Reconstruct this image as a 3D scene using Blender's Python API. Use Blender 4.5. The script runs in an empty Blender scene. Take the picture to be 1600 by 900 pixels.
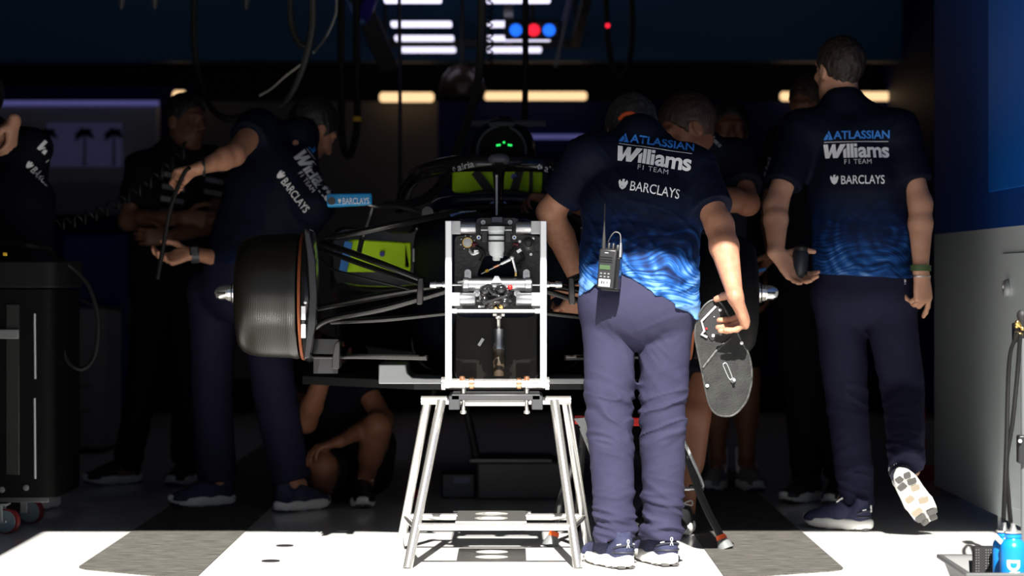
import bpy, bmesh, math, random
import numpy as np
from mathutils import Vector, Matrix
from mathutils.bvhtree import BVHTree

random.seed(4)
SC = bpy.context.scene
COL = SC.collection
F = 3800.0          # focal length in pixels of the 1600 px wide frame
CH = 0.93           # camera height
HY = 435.0          # horizon row

def P(px, py, d):
    """the point at depth d metres seen at pixel (px, py)"""
    return np.array([(px - 800.0) * d / F, d, CH + (HY - py) * d / F])

def V(*a):
    return np.array(a, float)

def nrm(v):
    v = np.asarray(v, float)
    return v / max(1e-9, np.linalg.norm(v))

# ------------------------------------------------------------------ materials
def mat(name, col, rough=0.6, metal=0.0, spec=0.5, emit=None, estr=1.0, noise=None, bump=None,
        coat=0.0, sheen=0.0, trans=0.0, alpha=1.0):
    m = bpy.data.materials.new(name)
    m.use_nodes = True
    nt = m.node_tree
    b = nt.nodes['Principled BSDF']
    b.inputs['Base Color'].default_value = (*col, 1)
    b.inputs['Roughness'].default_value = rough
    b.inputs['Metallic'].default_value = metal
    b.inputs['Specular IOR Level'].default_value = spec
    if coat:
        b.inputs['Coat Weight'].default_value = coat
        b.inputs['Coat Roughness'].default_value = 0.08
    if sheen:
        b.inputs['Sheen Weight'].default_value = sheen
    if trans:
        b.inputs['Transmission Weight'].default_value = trans
    if emit:
        b.inputs['Emission Color'].default_value = (*emit, 1)
        b.inputs['Emission Strength'].default_value = estr
    tc = nt.nodes.new('ShaderNodeTexCoord')
    if noise:            # (scale, second colour, stretch)
        sc_, c2, st = noise
        mp = nt.nodes.new('ShaderNodeMapping')
        mp.inputs['Scale'].default_value = st
        nz = nt.nodes.new('ShaderNodeTexNoise')
        nz.inputs['Scale'].default_value = sc_
        nz.inputs['Detail'].default_value = 5
        rp = nt.nodes.new('ShaderNodeValToRGB')
        rp.color_ramp.elements[0].position = 0.35
        rp.color_ramp.elements[1].position = 0.68
        rp.color_ramp.elements[0].color = (*col, 1)
        rp.color_ramp.elements[1].color = (*c2, 1)
        nt.links.new(tc.outputs['Object'], mp.inputs['Vector'])
        nt.links.new(mp.outputs['Vector'], nz.inputs['Vector'])
        nt.links.new(nz.outputs['Fac'], rp.inputs['Fac'])
        nt.links.new(rp.outputs['Color'], b.inputs['Base Color'])
    if bump:             # (scale, strength, stretch)
        sc_, st_, stx = bump
        mp = nt.nodes.new('ShaderNodeMapping')
        mp.inputs['Scale'].default_value = stx
        nz = nt.nodes.new('ShaderNodeTexNoise')
        nz.inputs['Scale'].default_value = sc_
        nz.inputs['Detail'].default_value = 4
        bp = nt.nodes.new('ShaderNodeBump')
        bp.inputs['Strength'].default_value = st_
        bp.inputs['Distance'].default_value = 0.01
        nt.links.new(tc.outputs['Object'], mp.inputs['Vector'])
        nt.links.new(mp.outputs['Vector'], nz.inputs['Vector'])
        nt.links.new(nz.outputs['Fac'], bp.inputs['Height'])
        nt.links.new(bp.outputs['Normal'], b.inputs['Normal'])
    return m

one = (1, 1, 1)
M = {}
M['skin'] = mat('skin', (.50, .255, .165), .5, spec=.35, noise=(14, (.56, .30, .20), one), bump=(120, .12, one))
M['skin_arm'] = mat('skin_freckled', (.50, .245, .15), .5, spec=.35, noise=(30, (.40, .18, .11), one), bump=(150, .15, one))
M['skin_shade'] = mat('skin_in_shade', (.17, .068, .038), .5, spec=.25, noise=(14, (.20, .085, .05), one))  # skin colour darkened to carry the shade these figures stand in
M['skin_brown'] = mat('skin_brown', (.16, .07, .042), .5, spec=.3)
M['hair_grey'] = mat('hair_dark_grey', (.010, .009, .009), .6, noise=(60, (.025, .023, .021), (1, 1, .3)), bump=(150, .5, (1, 1, .25)))
M['hair_brown'] = mat('hair_brown', (.014, .008, .005), .6, noise=(60, (.026, .015, .009), (1, 1, .3)), bump=(150, .5, (1, 1, .25)))
M['hair_auburn'] = mat('hair_auburn', (.022, .008, .004), .6, noise=(60, (.035, .014, .007), (1, 1, .3)), bump=(150, .5, (1, 1, .25)))  # auburn darkened to carry the shade on its wearers
M['hair_black'] = mat('hair_black', (.008, .007, .007), .5, bump=(150, .5, (1, 1, .25)))
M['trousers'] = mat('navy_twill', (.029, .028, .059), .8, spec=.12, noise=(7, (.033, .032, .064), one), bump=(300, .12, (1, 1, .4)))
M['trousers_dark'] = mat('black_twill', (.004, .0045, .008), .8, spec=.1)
M['trousers_shade'] = mat('navy_twill_shaded', (.014, .014, .034), .8, spec=.1, noise=(6, (.017, .017, .039), one))  # same navy cloth as above, shade put into a darker colour
M['shirt_black'] = mat('black_jersey', (.003, .004, .008), .8, spec=.1, noise=(6, (.005, .006, .011), one))
M['print_white'] = mat('white_print', (.90, .91, .92), .6)
M['print_blue'] = mat('blue_print', (.035, .23, .75), .6)
M['white_satin'] = mat('white_satin', (.80, .80, .79), .45)
M['shoe_navy'] = mat('navy_mesh', (.030, .033, .072), .75, spec=.2, noise=(60, (.040, .044, .09), one), bump=(220, .3, one))
M['shoe_trim'] = mat('dark_shoe_overlay', (.018, .020, .034), .6)
M['sole_white'] = mat('white_sole_foam', (.82, .81, .77), .6)
M['sole_grey'] = mat('grey_sole_rubber', (.075, .072, .068), .7)
M['sole_beige'] = mat('beige_sole_rubber', (.30, .25, .185), .7)
M['sock_white'] = mat('white_sock', (.85, .85, .88), .8)
M['steel'] = mat('polished_steel', (.88, .87, .83), .18, .86)
M['alu'] = mat('brushed_aluminium', (.80, .80, .81), .3, 1.0, bump=(40, .08, (.2, 1, 20)))
M['alu_white'] = mat('bright_machined_aluminium', (.88, .89, .90), .38, .55)
M['alu_matt'] = mat('matt_aluminium', (.42, .435, .44), .45, .6)
M['copper'] = mat('copper', (.85, .42, .24), .3, 1.0)
M['brass'] = mat('brass', (.85, .58, .20), .25, 1.0)
M['orange_rust'] = mat('orange_anodised', (.36, .10, .04), .4, .5)
M['black_gloss'] = mat('black_gloss', (.010, .010, .011), .18, spec=.6)
M['black_matt'] = mat('black_matt', (.012, .012, .013), .6)
M['black_deep'] = mat('deep_black', (.003, .003, .0033), .6, spec=.12)
M['black_plastic'] = mat('black_plastic', (.016, .016, .018), .4)
M['dark_grey'] = mat('dark_grey_paint', (.05, .05, .055), .45)
M['carbon_arm'] = mat('carbon_fibre_arm', (.008, .0075, .007), .3, spec=.5, coat=.3, bump=(200, .1, one))
M['chassis'] = mat('dark_navy_bodywork', (.005, .008, .018), .38, spec=.4, coat=.12)
M['chassis_blue'] = mat('bright_blue_bodywork', (.008, .06, .34), .2, spec=.6, coat=.6)
M['bulkhead'] = mat('black_bulkhead', (.007, .0075, .009), .45, noise=(25, (.013, .0135, .015), one), bump=(80, .2, one))
M['neon'] = mat('yellow_green_foam', (.58, .95, .006), .7, emit=None)
M['reservoir'] = mat('milky_white_plastic', (.62, .66, .66), .3, spec=.5)
M['red'] = mat('red_paint', (.62, .012, .010), .4)
M['orange'] = mat('orange_plastic', (.85, .11, .02), .5)
M['blue_bottle'] = mat('bright_blue_enamel', (.006, .22, .68), .25, spec=.6)
M['grey_plastic'] = mat('grey_plastic', (.16, .17, .17), .5)
M['clear_grey'] = mat('grey_tube', (.13, .14, .145), .25)
M['mirror_blue'] = mat('sky_blue_mirror_cap', (.015, .28, .62), .35)
M['led_green'] = mat('green_led', (.0, .3, .1), .4, emit=(.03, 1, .16), estr=1.2)
M['led_white'] = mat('white_led', (.6, .6, .7), .4, emit=(.80, .76, 1.0), estr=1.5)
M['lamp_warm'] = mat('warm_lamp', (.7, .5, .3), .4, emit=(1.0, .66, .34), estr=1.25)
M['led_blue'] = mat('blue_led', (0, .1, .5), .4, emit=(.015, .16, 1.0), estr=1.3)
M['led_red'] = mat('red_led', (.5, 0, 0), .4, emit=(1.0, .02, .05), estr=1.1)
M['glow_violet'] = mat('violet_strip_light', (.1, .1, .3), .4, emit=(.20, .20, .62), estr=.28)
M['rubber'] = mat('black_rubber', (.005, .005, .005), .6, spec=.25)
M['cable_grey'] = mat('grey_cable', (.13, .13, .13), .5)
M['wheel_grey'] = mat('grey_castor_wheel', (.20, .27, .30), .4)
M['wheel_red'] = mat('dark_red_tyre', (.16, .010, .016), .5)
M['cloth_teal'] = mat('teal_cloth', (.06, .22, .28), .8)
M['green_band'] = mat('olive_green_band', (.05, .09, .03), .6)
M['lcd'] = mat('green_lcd', (.05, .09, .04), .3)
M['yellow'] = mat('yellow_plastic', (.75, .45, .02), .5)
M['blue_strap'] = mat('blue_strap', (.02, .16, .5), .6)
M['carbon_plate'] = mat('worn_carbon_plate', (.007, .0075, .007), .5, spec=.35, noise=(22, (.020, .021, .0195), (1, 1, 1)), bump=(260, .16, one))

M['alu_rack'] = mat('turned_aluminium', (.40, .41, .43), .28, .85, bump=(30, .06, (30, 1, 1)))
M['monocoque'] = mat('dark_navy_monocoque', (.004, .006, .014), .6, spec=.04)

def drum_material():
    m = mat('carbon_drum', (.010, .009, .006), .30, spec=.62)
    nt = m.node_tree
    b = nt.nodes['Principled BSDF']
    tc = nt.nodes.new('ShaderNodeTexCoord')
    wv = nt.nodes.new('ShaderNodeTexWave')
    wv.bands_direction = 'Z'
    wv.inputs['Scale'].default_value = 55
    wv.inputs['Distortion'].default_value = .4
    bp = nt.nodes.new('ShaderNodeBump')
    bp.inputs['Strength'].default_value = .12
    bp.inputs['Distance'].default_value = .003
    nt.links.new(tc.outputs['Object'], wv.inputs['Vector'])
    nt.links.new(wv.outputs['Fac'], bp.inputs['Height'])
    nt.links.new(bp.outputs['Normal'], b.inputs['Normal'])
    rp = nt.nodes.new('ShaderNodeValToRGB')
    rp.color_ramp.elements[0].color = (.008, .0072, .0048, 1)
    rp.color_ramp.elements[1].color = (.018, .016, .011, 1)
    nt.links.new(wv.outputs['Fac'], rp.inputs['Fac'])
    nt.links.new(rp.outputs['Color'], b.inputs['Base Color'])
    return m
M['drum'] = drum_material()

def team_shirt(name, zhem, ztop, light_gain=1.5):
    """navy jersey with a printed swirl of blue brush strokes near the hem"""
    m = mat(name, (.003, .006, .016), .7, spec=.12)
    nt = m.node_tree
    L = nt.links.new
    N = nt.nodes.new
    b = nt.nodes['Principled BSDF']
    tc = N('ShaderNodeTexCoord')
    sep = N('ShaderNodeSeparateXYZ')
    L(tc.outputs['Object'], sep.inputs[0])
    fade = N('ShaderNodeMapRange')
    fade.inputs['From Min'].default_value = ztop
    fade.inputs['From Max'].default_value = zhem
    L(sep.outputs['Z'], fade.inputs['Value'])
    # broad brush shapes
    n1 = N('ShaderNodeTexNoise')
    n1.inputs['Scale'].default_value = 5.0
    n1.inputs['Detail'].default_value = 2
    n1.inputs['Distortion'].default_value = 1.6
    L(tc.outputs['Object'], n1.inputs['Vector'])
    # fine strokes, curved by a distorted wave
    wv = N('ShaderNodeTexWave')
    wv.wave_type = 'RINGS'
    wv.rings_direction = 'Y'
    mp = N('ShaderNodeMapping')
    mp.inputs['Location'].default_value = (-.13, 0, -zhem - .22)
    L(tc.outputs['Object'], mp.inputs['Vector'])
    L(mp.outputs['Vector'], wv.inputs['Vector'])
    wv.inputs['Scale'].default_value = 7.5
    wv.inputs['Distortion'].default_value = 7.0
    wv.inputs['Detail'].default_value = 3
    wv.inputs['Detail Scale'].default_value = 1.2
    n2 = N('ShaderNodeTexNoise')
    mp2 = N('ShaderNodeMapping')
    mp2.inputs['Rotation'].default_value = (0, .35, 0)
    mp2.inputs['Scale'].default_value = (5, 5, 130)
    n3 = N('ShaderNodeTexNoise')
    n3.inputs['Scale'].default_value = 4.0
    n3.inputs['Detail'].default_value = 1
    L(tc.outputs['Object'], n3.inputs['Vector'])
    vm = N('ShaderNodeVectorMath'); vm.operation = 'MULTIPLY_ADD'
    L(n3.outputs['Color'], vm.inputs[0]); vm.inputs[1].default_value = (.30, .30, .30)
    L(tc.outputs['Object'], vm.inputs[2])
    L(vm.outputs[0], mp2.inputs['Vector'])
    L(mp2.outputs['Vector'], n2.inputs['Vector'])
    n2.inputs['Scale'].default_value = 1.0
    n2.inputs['Detail'].default_value = 3
    n2.inputs['Distortion'].default_value = .5
    def math_(op, a, bb=None, c=None):
        k = N('ShaderNodeMath')
        k.operation = op
        for i, x in enumerate((a, bb, c)):
            if x is None:
                continue
            if isinstance(x, (int, float)):
                k.inputs[i].default_value = x
            else:
                L(x, k.inputs[i])
        return k.outputs[0]
    broad = math_('MULTIPLY_ADD', n1.outputs['Fac'], 1.5, -.30)
    rings = math_('MULTIPLY_ADD', wv.outputs['Fac'], .40, .50)
    fine = math_('MULTIPLY_ADD', n2.outputs['Fac'], 2.1, -.42)
    a = math_('MULTIPLY', broad, rings)
    a = math_('MULTIPLY', a, fine)
    f2 = math_('POWER', fade.outputs[0], 1.25)
    a = math_('ADD', math_('MULTIPLY', a, 2.5), math_('MULTIPLY', f2, .16))
    a = math_('MULTIPLY', a, f2)
    a = math_('MULTIPLY', a, light_gain)  # print strength follows how much light falls on the wearer
    rp = N('ShaderNodeValToRGB')
    e = rp.color_ramp.elements
    e[0].position, e[0].color = 0.0, (.003, .0055, .015, 1)
    e[1].position, e[1].color = 1.0, (.12, .26, .52, 1)
    x = e.new(.25); x.color = (.004, .016, .07, 1)
    x = e.new(.55); x.color = (.011, .075, .28, 1)
    L(a, rp.inputs['Fac'])
    L(rp.outputs['Color'], b.inputs['Base Color'])
    return m

# ------------------------------------------------------------------ objects
ROOT = {}

def thing(name, loc, label, cat, group=None):
    o = bpy.data.objects.new(name, None)
    o.empty_display_size = .05
    COL.objects.link(o)
    o.location = tuple(float(c) for c in loc)
    ROOT[o.name] = np.array(loc, float)
    o['label'] = label
    o['category'] = cat
    if group:
        o['group'] = group
    return o

def tag(o, label, cat, group=None, kind=None):
    if label: o['label'] = label
    if cat: o['category'] = cat
    if group: o['group'] = group
    if kind: o['kind'] = kind
    return o

def base_of(parent):
    while parent is not None:
        if parent.name in ROOT:
            return ROOT[parent.name]
        parent = parent.parent
    return np.zeros(3)

def link_mesh(name, me, m, parent=None, label=None):
    o = bpy.data.objects.new(name, me)
    COL.objects.link(o)
    if m is not None and not me.materials:
        me.materials.append(m)
    if parent is not None:
        o.parent = parent
    if label:
        o['label'] = label
    return o

def obj(name, mb, m, parent=None, label=None, bevel=0, smooth=True, angle=40, origin=None):
    """mb holds world coordinates; one mesh object, its origin at its thing's base (or at origin for a lone mesh)"""
    vs = np.asarray(mb.v, float)
    if parent is None and origin is None:
        lo, hi = vs.min(0), vs.max(0)
        origin = np.array([(lo[0] + hi[0]) / 2, (lo[1] + hi[1]) / 2, lo[2]])
    base = base_of(parent) if parent is not None else np.asarray(origin, float)
    me = bpy.data.meshes.new(name)
    me.from_pydata((vs - base).tolist(), [], [list(f) for f in mb.f])
    ms = m if isinstance(m, (list, tuple)) else [m]
    for x in ms:
        me.materials.append(x)
    if len(ms) > 1:
        me.polygons.foreach_set('material_index', mb.mi)
    bm = bmesh.new(); bm.from_mesh(me)
    bmesh.ops.recalc_face_normals(bm, faces=bm.faces)
    bm.to_mesh(me); bm.free()
    if smooth:
        me.polygons.foreach_set('use_smooth', [True] * len(me.polygons))
        me.set_sharp_from_angle(angle=math.radians(angle))
    me.update()
    o = link_mesh(name, me, None, parent, label)
    if parent is None:
        o.location = tuple(base)
        ROOT[o.name] = base
    if bevel:
        bv = o.modifiers.new('bevel', 'BEVEL')
        bv.width = bevel; bv.segments = 2; bv.limit_method = 'ANGLE'
    return o

def frame(w, up=(0, 0, 1)):
    w = nrm(w)
    u = np.cross(up, w)
    if np.linalg.norm(u) < 1e-4:
        u = np.cross((1, 0, 0), w)
    u = nrm(u)
    return u, np.cross(w, u), w

class MB:
    def __init__(self):
        self.v = []; self.f = []; self.mi = []; self.cur = 0
    def add(self, vs, fs):
        n = len(self.v)
        self.v += [tuple(map(float, x)) for x in vs]
        self.f += [tuple(i + n for i in f) for f in fs]
        self.mi += [self.cur] * len(fs)
        return self
    def box(self, c, s, R=None):
        c = np.asarray(c, float); s = np.asarray(s, float) / 2
        R = np.eye(3) if R is None else np.asarray(R)
        vs = [c + R @ (s * np.array(k)) for k in ((-1,-1,-1),(1,-1,-1),(1,1,-1),(-1,1,-1),(-1,-1,1),(1,-1,1),(1,1,1),(-1,1,1))]
        return self.add(vs, [(0,3,2,1),(4,5,6,7),(0,1,5,4),(1,2,6,5),(2,3,7,6),(3,0,4,7)])
    def bar(self, a, b, w, h, up=(0, 0, 1)):
        a = np.asarray(a, float); b = np.asarray(b, float)
        u, v, w_ = frame(b - a, up)
        return self.box((a + b) / 2, (w, h, np.linalg.norm(b - a)), np.array([u, v, w_]).T)
    def loft(self, rings, close=True, cap=True):
        n = len(rings[0]); vs = [p for r in rings for p in r]; fs = []
        for i in range(len(rings) - 1):
            for j in range(n if close else n - 1):
                k = (j + 1) % n
                fs.append((i*n+j, i*n+k, (i+1)*n+k, (i+1)*n+j))
        if cap and close:
            fs.append(tuple(range(n))[::-1])
            fs.append(tuple((len(rings)-1)*n + j for j in range(n)))
        return self.add(vs, fs)
    def cyl(self, a, b, r, r2=None, n=20):
        a = np.asarray(a, float); b = np.asarray(b, float); r2 = r if r2 is None else r2
        u, v, w = frame(b - a)
        an = [2*math.pi*i/n for i in range(n)]
        return self.loft([[p + rr*(u*math.cos(t) + v*math.sin(t)) for t in an] for p, rr in ((a, r), (b, r2))])
    def lathe(self, o, w, prof, n=40, cap=True):
        """prof: (distance along w, radius)"""
        o = np.asarray(o, float); u, v, w = frame(w)
        an = [2*math.pi*i/n for i in range(n)]
        return self.loft([[o + w*h + max(r, 1e-4)*(u*math.cos(t) + v*math.sin(t)) for t in an] for h, r in prof], cap=cap)
    def tube(self, pts, r, n=10, sub=6, flat=None):
        pts = [np.asarray(p, float) for p in pts]
        if sub > 1 and len(pts) > 2:
            q = [2*pts[0]-pts[1]] + pts + [2*pts[-1]-pts[-2]]
            out = []
            for i in range(1, len(q) - 2):
                p0, p1, p2, p3 = q[i-1:i+3]
                for k in range(sub):
                    t = k / sub
                    out.append(.5*((2*p1)+(-p0+p2)*t+(2*p0-5*p1+4*p2-p3)*t*t+(-p0+3*p1-3*p2+p3)*t**3))
            out.append(pts[-1]); pts = out
        rs = r if isinstance(r, (list, tuple)) else None
        u = None; rings = []
        for i, p in enumerate(pts):
            w = nrm(pts[min(i+1, len(pts)-1)] - pts[max(i-1, 0)])
            if u is None:
                u = frame(w)[0]
            u = nrm(u - w*np.dot(u, w)); v = np.cross(w, u)
            rr = r if rs is None else np.interp(i/(len(pts)-1), np.linspace(0, 1, len(rs)), rs)
            fu, fv = (1, 1) if flat is None else flat
            rings.append([p + rr*(fu*u*math.cos(2*math.pi*k/n) + fv*v*math.sin(2*math.pi*k/n)) for k in range(n)])
        return self.loft(rings)
    def prism(self, poly, o, ex, ey, t):
        """poly in the plane (o, ex, ey), thickness t along ex x ey, centred"""
        o = np.asarray(o, float); ex = nrm(ex); ey = nrm(ey); ez = np.cross(ex, ey)
        n = len(poly)
        A = [o + ex*x + ey*y - ez*t/2 for x, y in poly]
        B = [o + ex*x + ey*y + ez*t/2 for x, y in poly]
        return self.add(A + B, [tuple(range(n))[::-1], tuple(range(n, 2*n))] + [(i, (i+1) % n, n+(i+1) % n, n+i) for i in range(n)])
    def ball(self, c, r, n=14, s=(1, 1, 1)):
        c = np.asarray(c, float); m = n//2
        rings = []
        for i in range(m + 1):
            ph = math.pi*(i/m); z = -math.cos(ph); q = max(math.sin(ph), 1e-3)
            rings.append([c + r*np.array([s[0]*q*math.cos(2*math.pi*k/n), s[1]*q*math.sin(2*math.pi*k/n), s[2]*z]) for k in range(n)])
        return self.loft(rings)

def one_mesh(name, mb, m, label, cat, group=None, kind=None, **k):
    o = obj(name, mb, m, **k)
    return tag(o, label, cat, group, kind)

def round_poly(pts, r, n=5):
    """round the corners of a polygon"""
    out = []; k = len(pts)
    for i in range(k):
        p0, p1, p2 = (np.array(pts[(i+j) % k], float) for j in (-1, 0, 1))
        a = p1 + nrm(p0-p1)*min(r, np.linalg.norm(p0-p1)*.45); b = p1 + nrm(p2-p1)*min(r, np.linalg.norm(p2-p1)*.45)
        for t in np.linspace(0, 1, n):
            out.append(tuple((1-t)**2*a + 2*t*(1-t)*p1 + t*t*b))
    return out

# ------------------------------------------------------------------ lettering
_tx = {}
def text_mesh(s, bold=0.0, space=1.0):
    key = (s, bold, space)
    if key not in _tx:
        cu = bpy.data.curves.new('letters', 'FONT')
        cu.body = s; cu.offset = bold; cu.space_character = space; cu.resolution_u = 4
        o = bpy.data.objects.new('letters', cu); COL.objects.link(o)
        dg = bpy.context.evaluated_depsgraph_get()
        me = bpy.data.meshes.new_from_object(o.evaluated_get(dg))
        vs = np.array([v.co[:2] for v in me.vertices]); fs = [tuple(p.vertices) for p in me.polygons]
        bpy.data.objects.remove(o); bpy.data.curves.remove(cu); bpy.data.meshes.remove(me)
        vs = vs - vs.min(0)
        _tx[key] = (vs, fs)
    return _tx[key]

def text_block(mb, s, x, y, w, h, bold=0.0, space=1.0, shear=0.0):
    """letters filling the rectangle x..x+w, y..y+h (2-D, z = 0)"""
    vs, fs = text_mesh(s, bold, space)
    k = vs.max(0)
    q = vs / k * np.array([w, h])
    mb.add([(x + a + shear*b, y + b, 0) for a, b in q], fs)

def poly2(mb, pts):
    mb.add([(x, y, 0) for x, y in pts], [tuple(range(len(pts)))])

def subdivide2(mb, length):
    me = bpy.data.meshes.new('tmp'); me.from_pydata(mb.v, [], mb.f)
    bm = bmesh.new(); bm.from_mesh(me)
    bmesh.ops.triangulate(bm, faces=bm.faces)
    for _ in range(4):
        es = [e for e in bm.edges if e.calc_length() > length]
        if not es: break
        bmesh.ops.subdivide_edges(bm, edges=es, cuts=1)
        bmesh.ops.triangulate(bm, faces=bm.faces)
    out = MB(); out.add([v.co[:] for v in bm.verts], [tuple(v.index for v in f.verts) for f in bm.faces])
    bm.verts.index_update()
    bm.free(); bpy.data.meshes.remove(me)
    return out

def bvh_of(o):
    me = o.data
    vs = [tuple(v.co) for v in me.vertices]; fs = [tuple(p.vertices) for p in me.polygons]
    return BVHTree.FromPolygons(vs, fs)

def project(name, mb2, c, ex, ey, target, m, parent, lift=.002, reach=.4, label=None, sub=None):
    """print 2-D shapes on a surface: cast them from the plane (c, ex, ey) against its normal onto target's mesh"""
    if sub: mb2 = subdivide2(mb2, sub)
    ex = nrm(ex); ey = nrm(np.asarray(ey, float) - ex*np.dot(ex, ey)); nz = np.cross(ex, ey)
    base = base_of(target)
    bvh = bvh_of(target)
    out = MB(); keep = {}
    for i, (x, y, _) in enumerate(mb2.v):
        p = np.asarray(c) + ex*x + ey*y + nz*reach*.5 - base
        h = bvh.ray_cast(Vector(p), Vector(-nz), reach)
        if h[0] is not None:
            keep[i] = len(out.v)
            out.v.append(tuple(np.array(h[0]) + nz*lift + base))
    for f in mb2.f:
        if all(i in keep for i in f):
            out.f.append(tuple(keep[i] for i in f)); out.mi.append(0)
    if not out.f:
        return None
    return obj(name, out, m, parent, label=label, angle=80)

# ------------------------------------------------------------------ distance-field modelling
def vnoise(Pn, scale, seed=0):
    q = Pn*scale + seed*17.13
    i = np.floor(q).astype(np.int64); f = q - i; f = f*f*(3-2*f)
    def h(a):
        n = (a[:, 0]*374761393 + a[:, 1]*668265263 + a[:, 2]*2147483647 + seed*1442695041) & 0xffffffff
        n = ((n ^ (n >> 13))*1274126177) & 0xffffffff
        return ((n ^ (n >> 16)) & 0xffff)/65535.0
    r = 0
    for dx in (0, 1):
        for dy in (0, 1):
            for dz in (0, 1):
                w = (f[:, 0] if dx else 1-f[:, 0])*(f[:, 1] if dy else 1-f[:, 1])*(f[:, 2] if dz else 1-f[:, 2])
                r = r + w*h(i + np.array([dx, dy, dz]))
    return r*2-1

class SDF:
    def __init__(self):
        self.p = []
    def bone(self, a, b, ra, rb=None, k=.012, u=None, cuts=(), op='add', cap=1.0):
        self.p.append(('bone', np.asarray(a, float), np.asarray(b, float), ra, ra if rb is None else rb, k, u, cuts, op, cap)); return self
    def ell(self, c, r, axes=None, k=.012, cuts=(), op='add'):
        self.p.append(('ell', np.asarray(c, float), np.asarray(r, float), np.eye(3) if axes is None else np.asarray(axes), None, k, None, cuts, op, 1)); return self
    def ball(self, c, r, k=.012, op='add', cuts=()):
        return self.bone(c, np.asarray(c, float) + V(0, 0, 1e-4), r, r, k, None, cuts, op)
    @staticmethod
    def _eval(pr, X):
        t_, a, b, ra, rb, k, u, cuts, op, cap = pr
        if t_ == 'bone':
            ab = b - a; L2 = ab @ ab
            t = np.clip((X - a) @ ab / L2, 0, 1)
            q = X - a - t[:, None]*ab
            if np.isscalar(ra):
                d = np.sqrt((q*q).sum(1)) - (ra + (rb-ra)*t)
            else:
                w = ab/math.sqrt(L2); uu = nrm(np.asarray(u, float) - w*np.dot(u, w)); v = np.cross(w, uu)
                ru = ra[0] + (rb[0]-ra[0])*t; rv = ra[1] + (rb[1]-ra[1])*t; rw = np.minimum(ru, rv)*cap
                x, y, z = q @ uu, q @ v, q @ w
                k0 = np.sqrt((x/ru)**2 + (y/rv)**2 + (z/rw)**2)
                k1 = np.sqrt((x/ru**2)**2 + (y/rv**2)**2 + (z/rw**2)**2) + 1e-9
                d = np.where(k0 < 1e-3, -np.minimum(ru, rv), k0*(k0-1)/k1)
        else:
            r, ax = b, ra
            q = (X - a) @ ax.T
            k0 = np.sqrt(((q/r)**2).sum(1)); k1 = np.sqrt(((q/r**2)**2).sum(1)) + 1e-9
            d = np.where(k0 < 1e-3, -r.min(), k0*(k0-1)/k1)
        for c, n in cuts:
            d = np.maximum(d, (X - np.asarray(c)) @ nrm(n))
        return d
    def bounds(self, pr):
        t_, a, b, ra, rb = pr[:5]
        if t_ == 'bone':
            r = max(np.max(ra), np.max(rb))
            return np.minimum(a, b) - r, np.maximum(a, b) + r
        r = b.max()
        return a - r, a + r
    def build(self, h, disp=None):
        adds = [self.bounds(p) for p in self.p if p[8] == 'add']
        lo = np.min([x[0] for x in adds], 0) - 4*h; hi = np.max([x[1] for x in adds], 0) + 4*h
        n = np.ceil((hi-lo)/h).astype(int) + 1
        D = np.full(n, .06, np.float32)
        for pr in self.p:
            bl, bh = self.bounds(pr); mg = pr[5] + 3*h
            i0 = np.maximum(0, np.floor((bl-mg-lo)/h).astype(int)); i1 = np.minimum(n, np.ceil((bh+mg-lo)/h).astype(int)+1)
            if (i1 <= i0).any(): continue
            ax = [lo[j] + h*np.arange(i0[j], i1[j]) for j in range(3)]
            G = np.stack(np.meshgrid(*ax, indexing='ij'), -1).reshape(-1, 3)
            d = self._eval(pr, G).astype(np.float32).reshape(tuple(i1-i0))
            sl = tuple(slice(i0[j], i1[j]) for j in range(3))
            cur = D[sl]; k = max(pr[5], 1e-5)
            if pr[8] == 'add':
                g = np.maximum(k-np.abs(cur-d), 0)/k
                D[sl] = np.minimum(cur, d) - g*g*k*.25
            else:
                g = np.maximum(k-np.abs(cur+d), 0)/k
                D[sl] = np.maximum(cur, -d) + g*g*k*.25
        if disp is not None:
            m = np.abs(D) < .03
            I = np.argwhere(m)
            D[m] += disp(lo + I*h).astype(np.float32)
        return surface_nets(D, lo, h)

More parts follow.
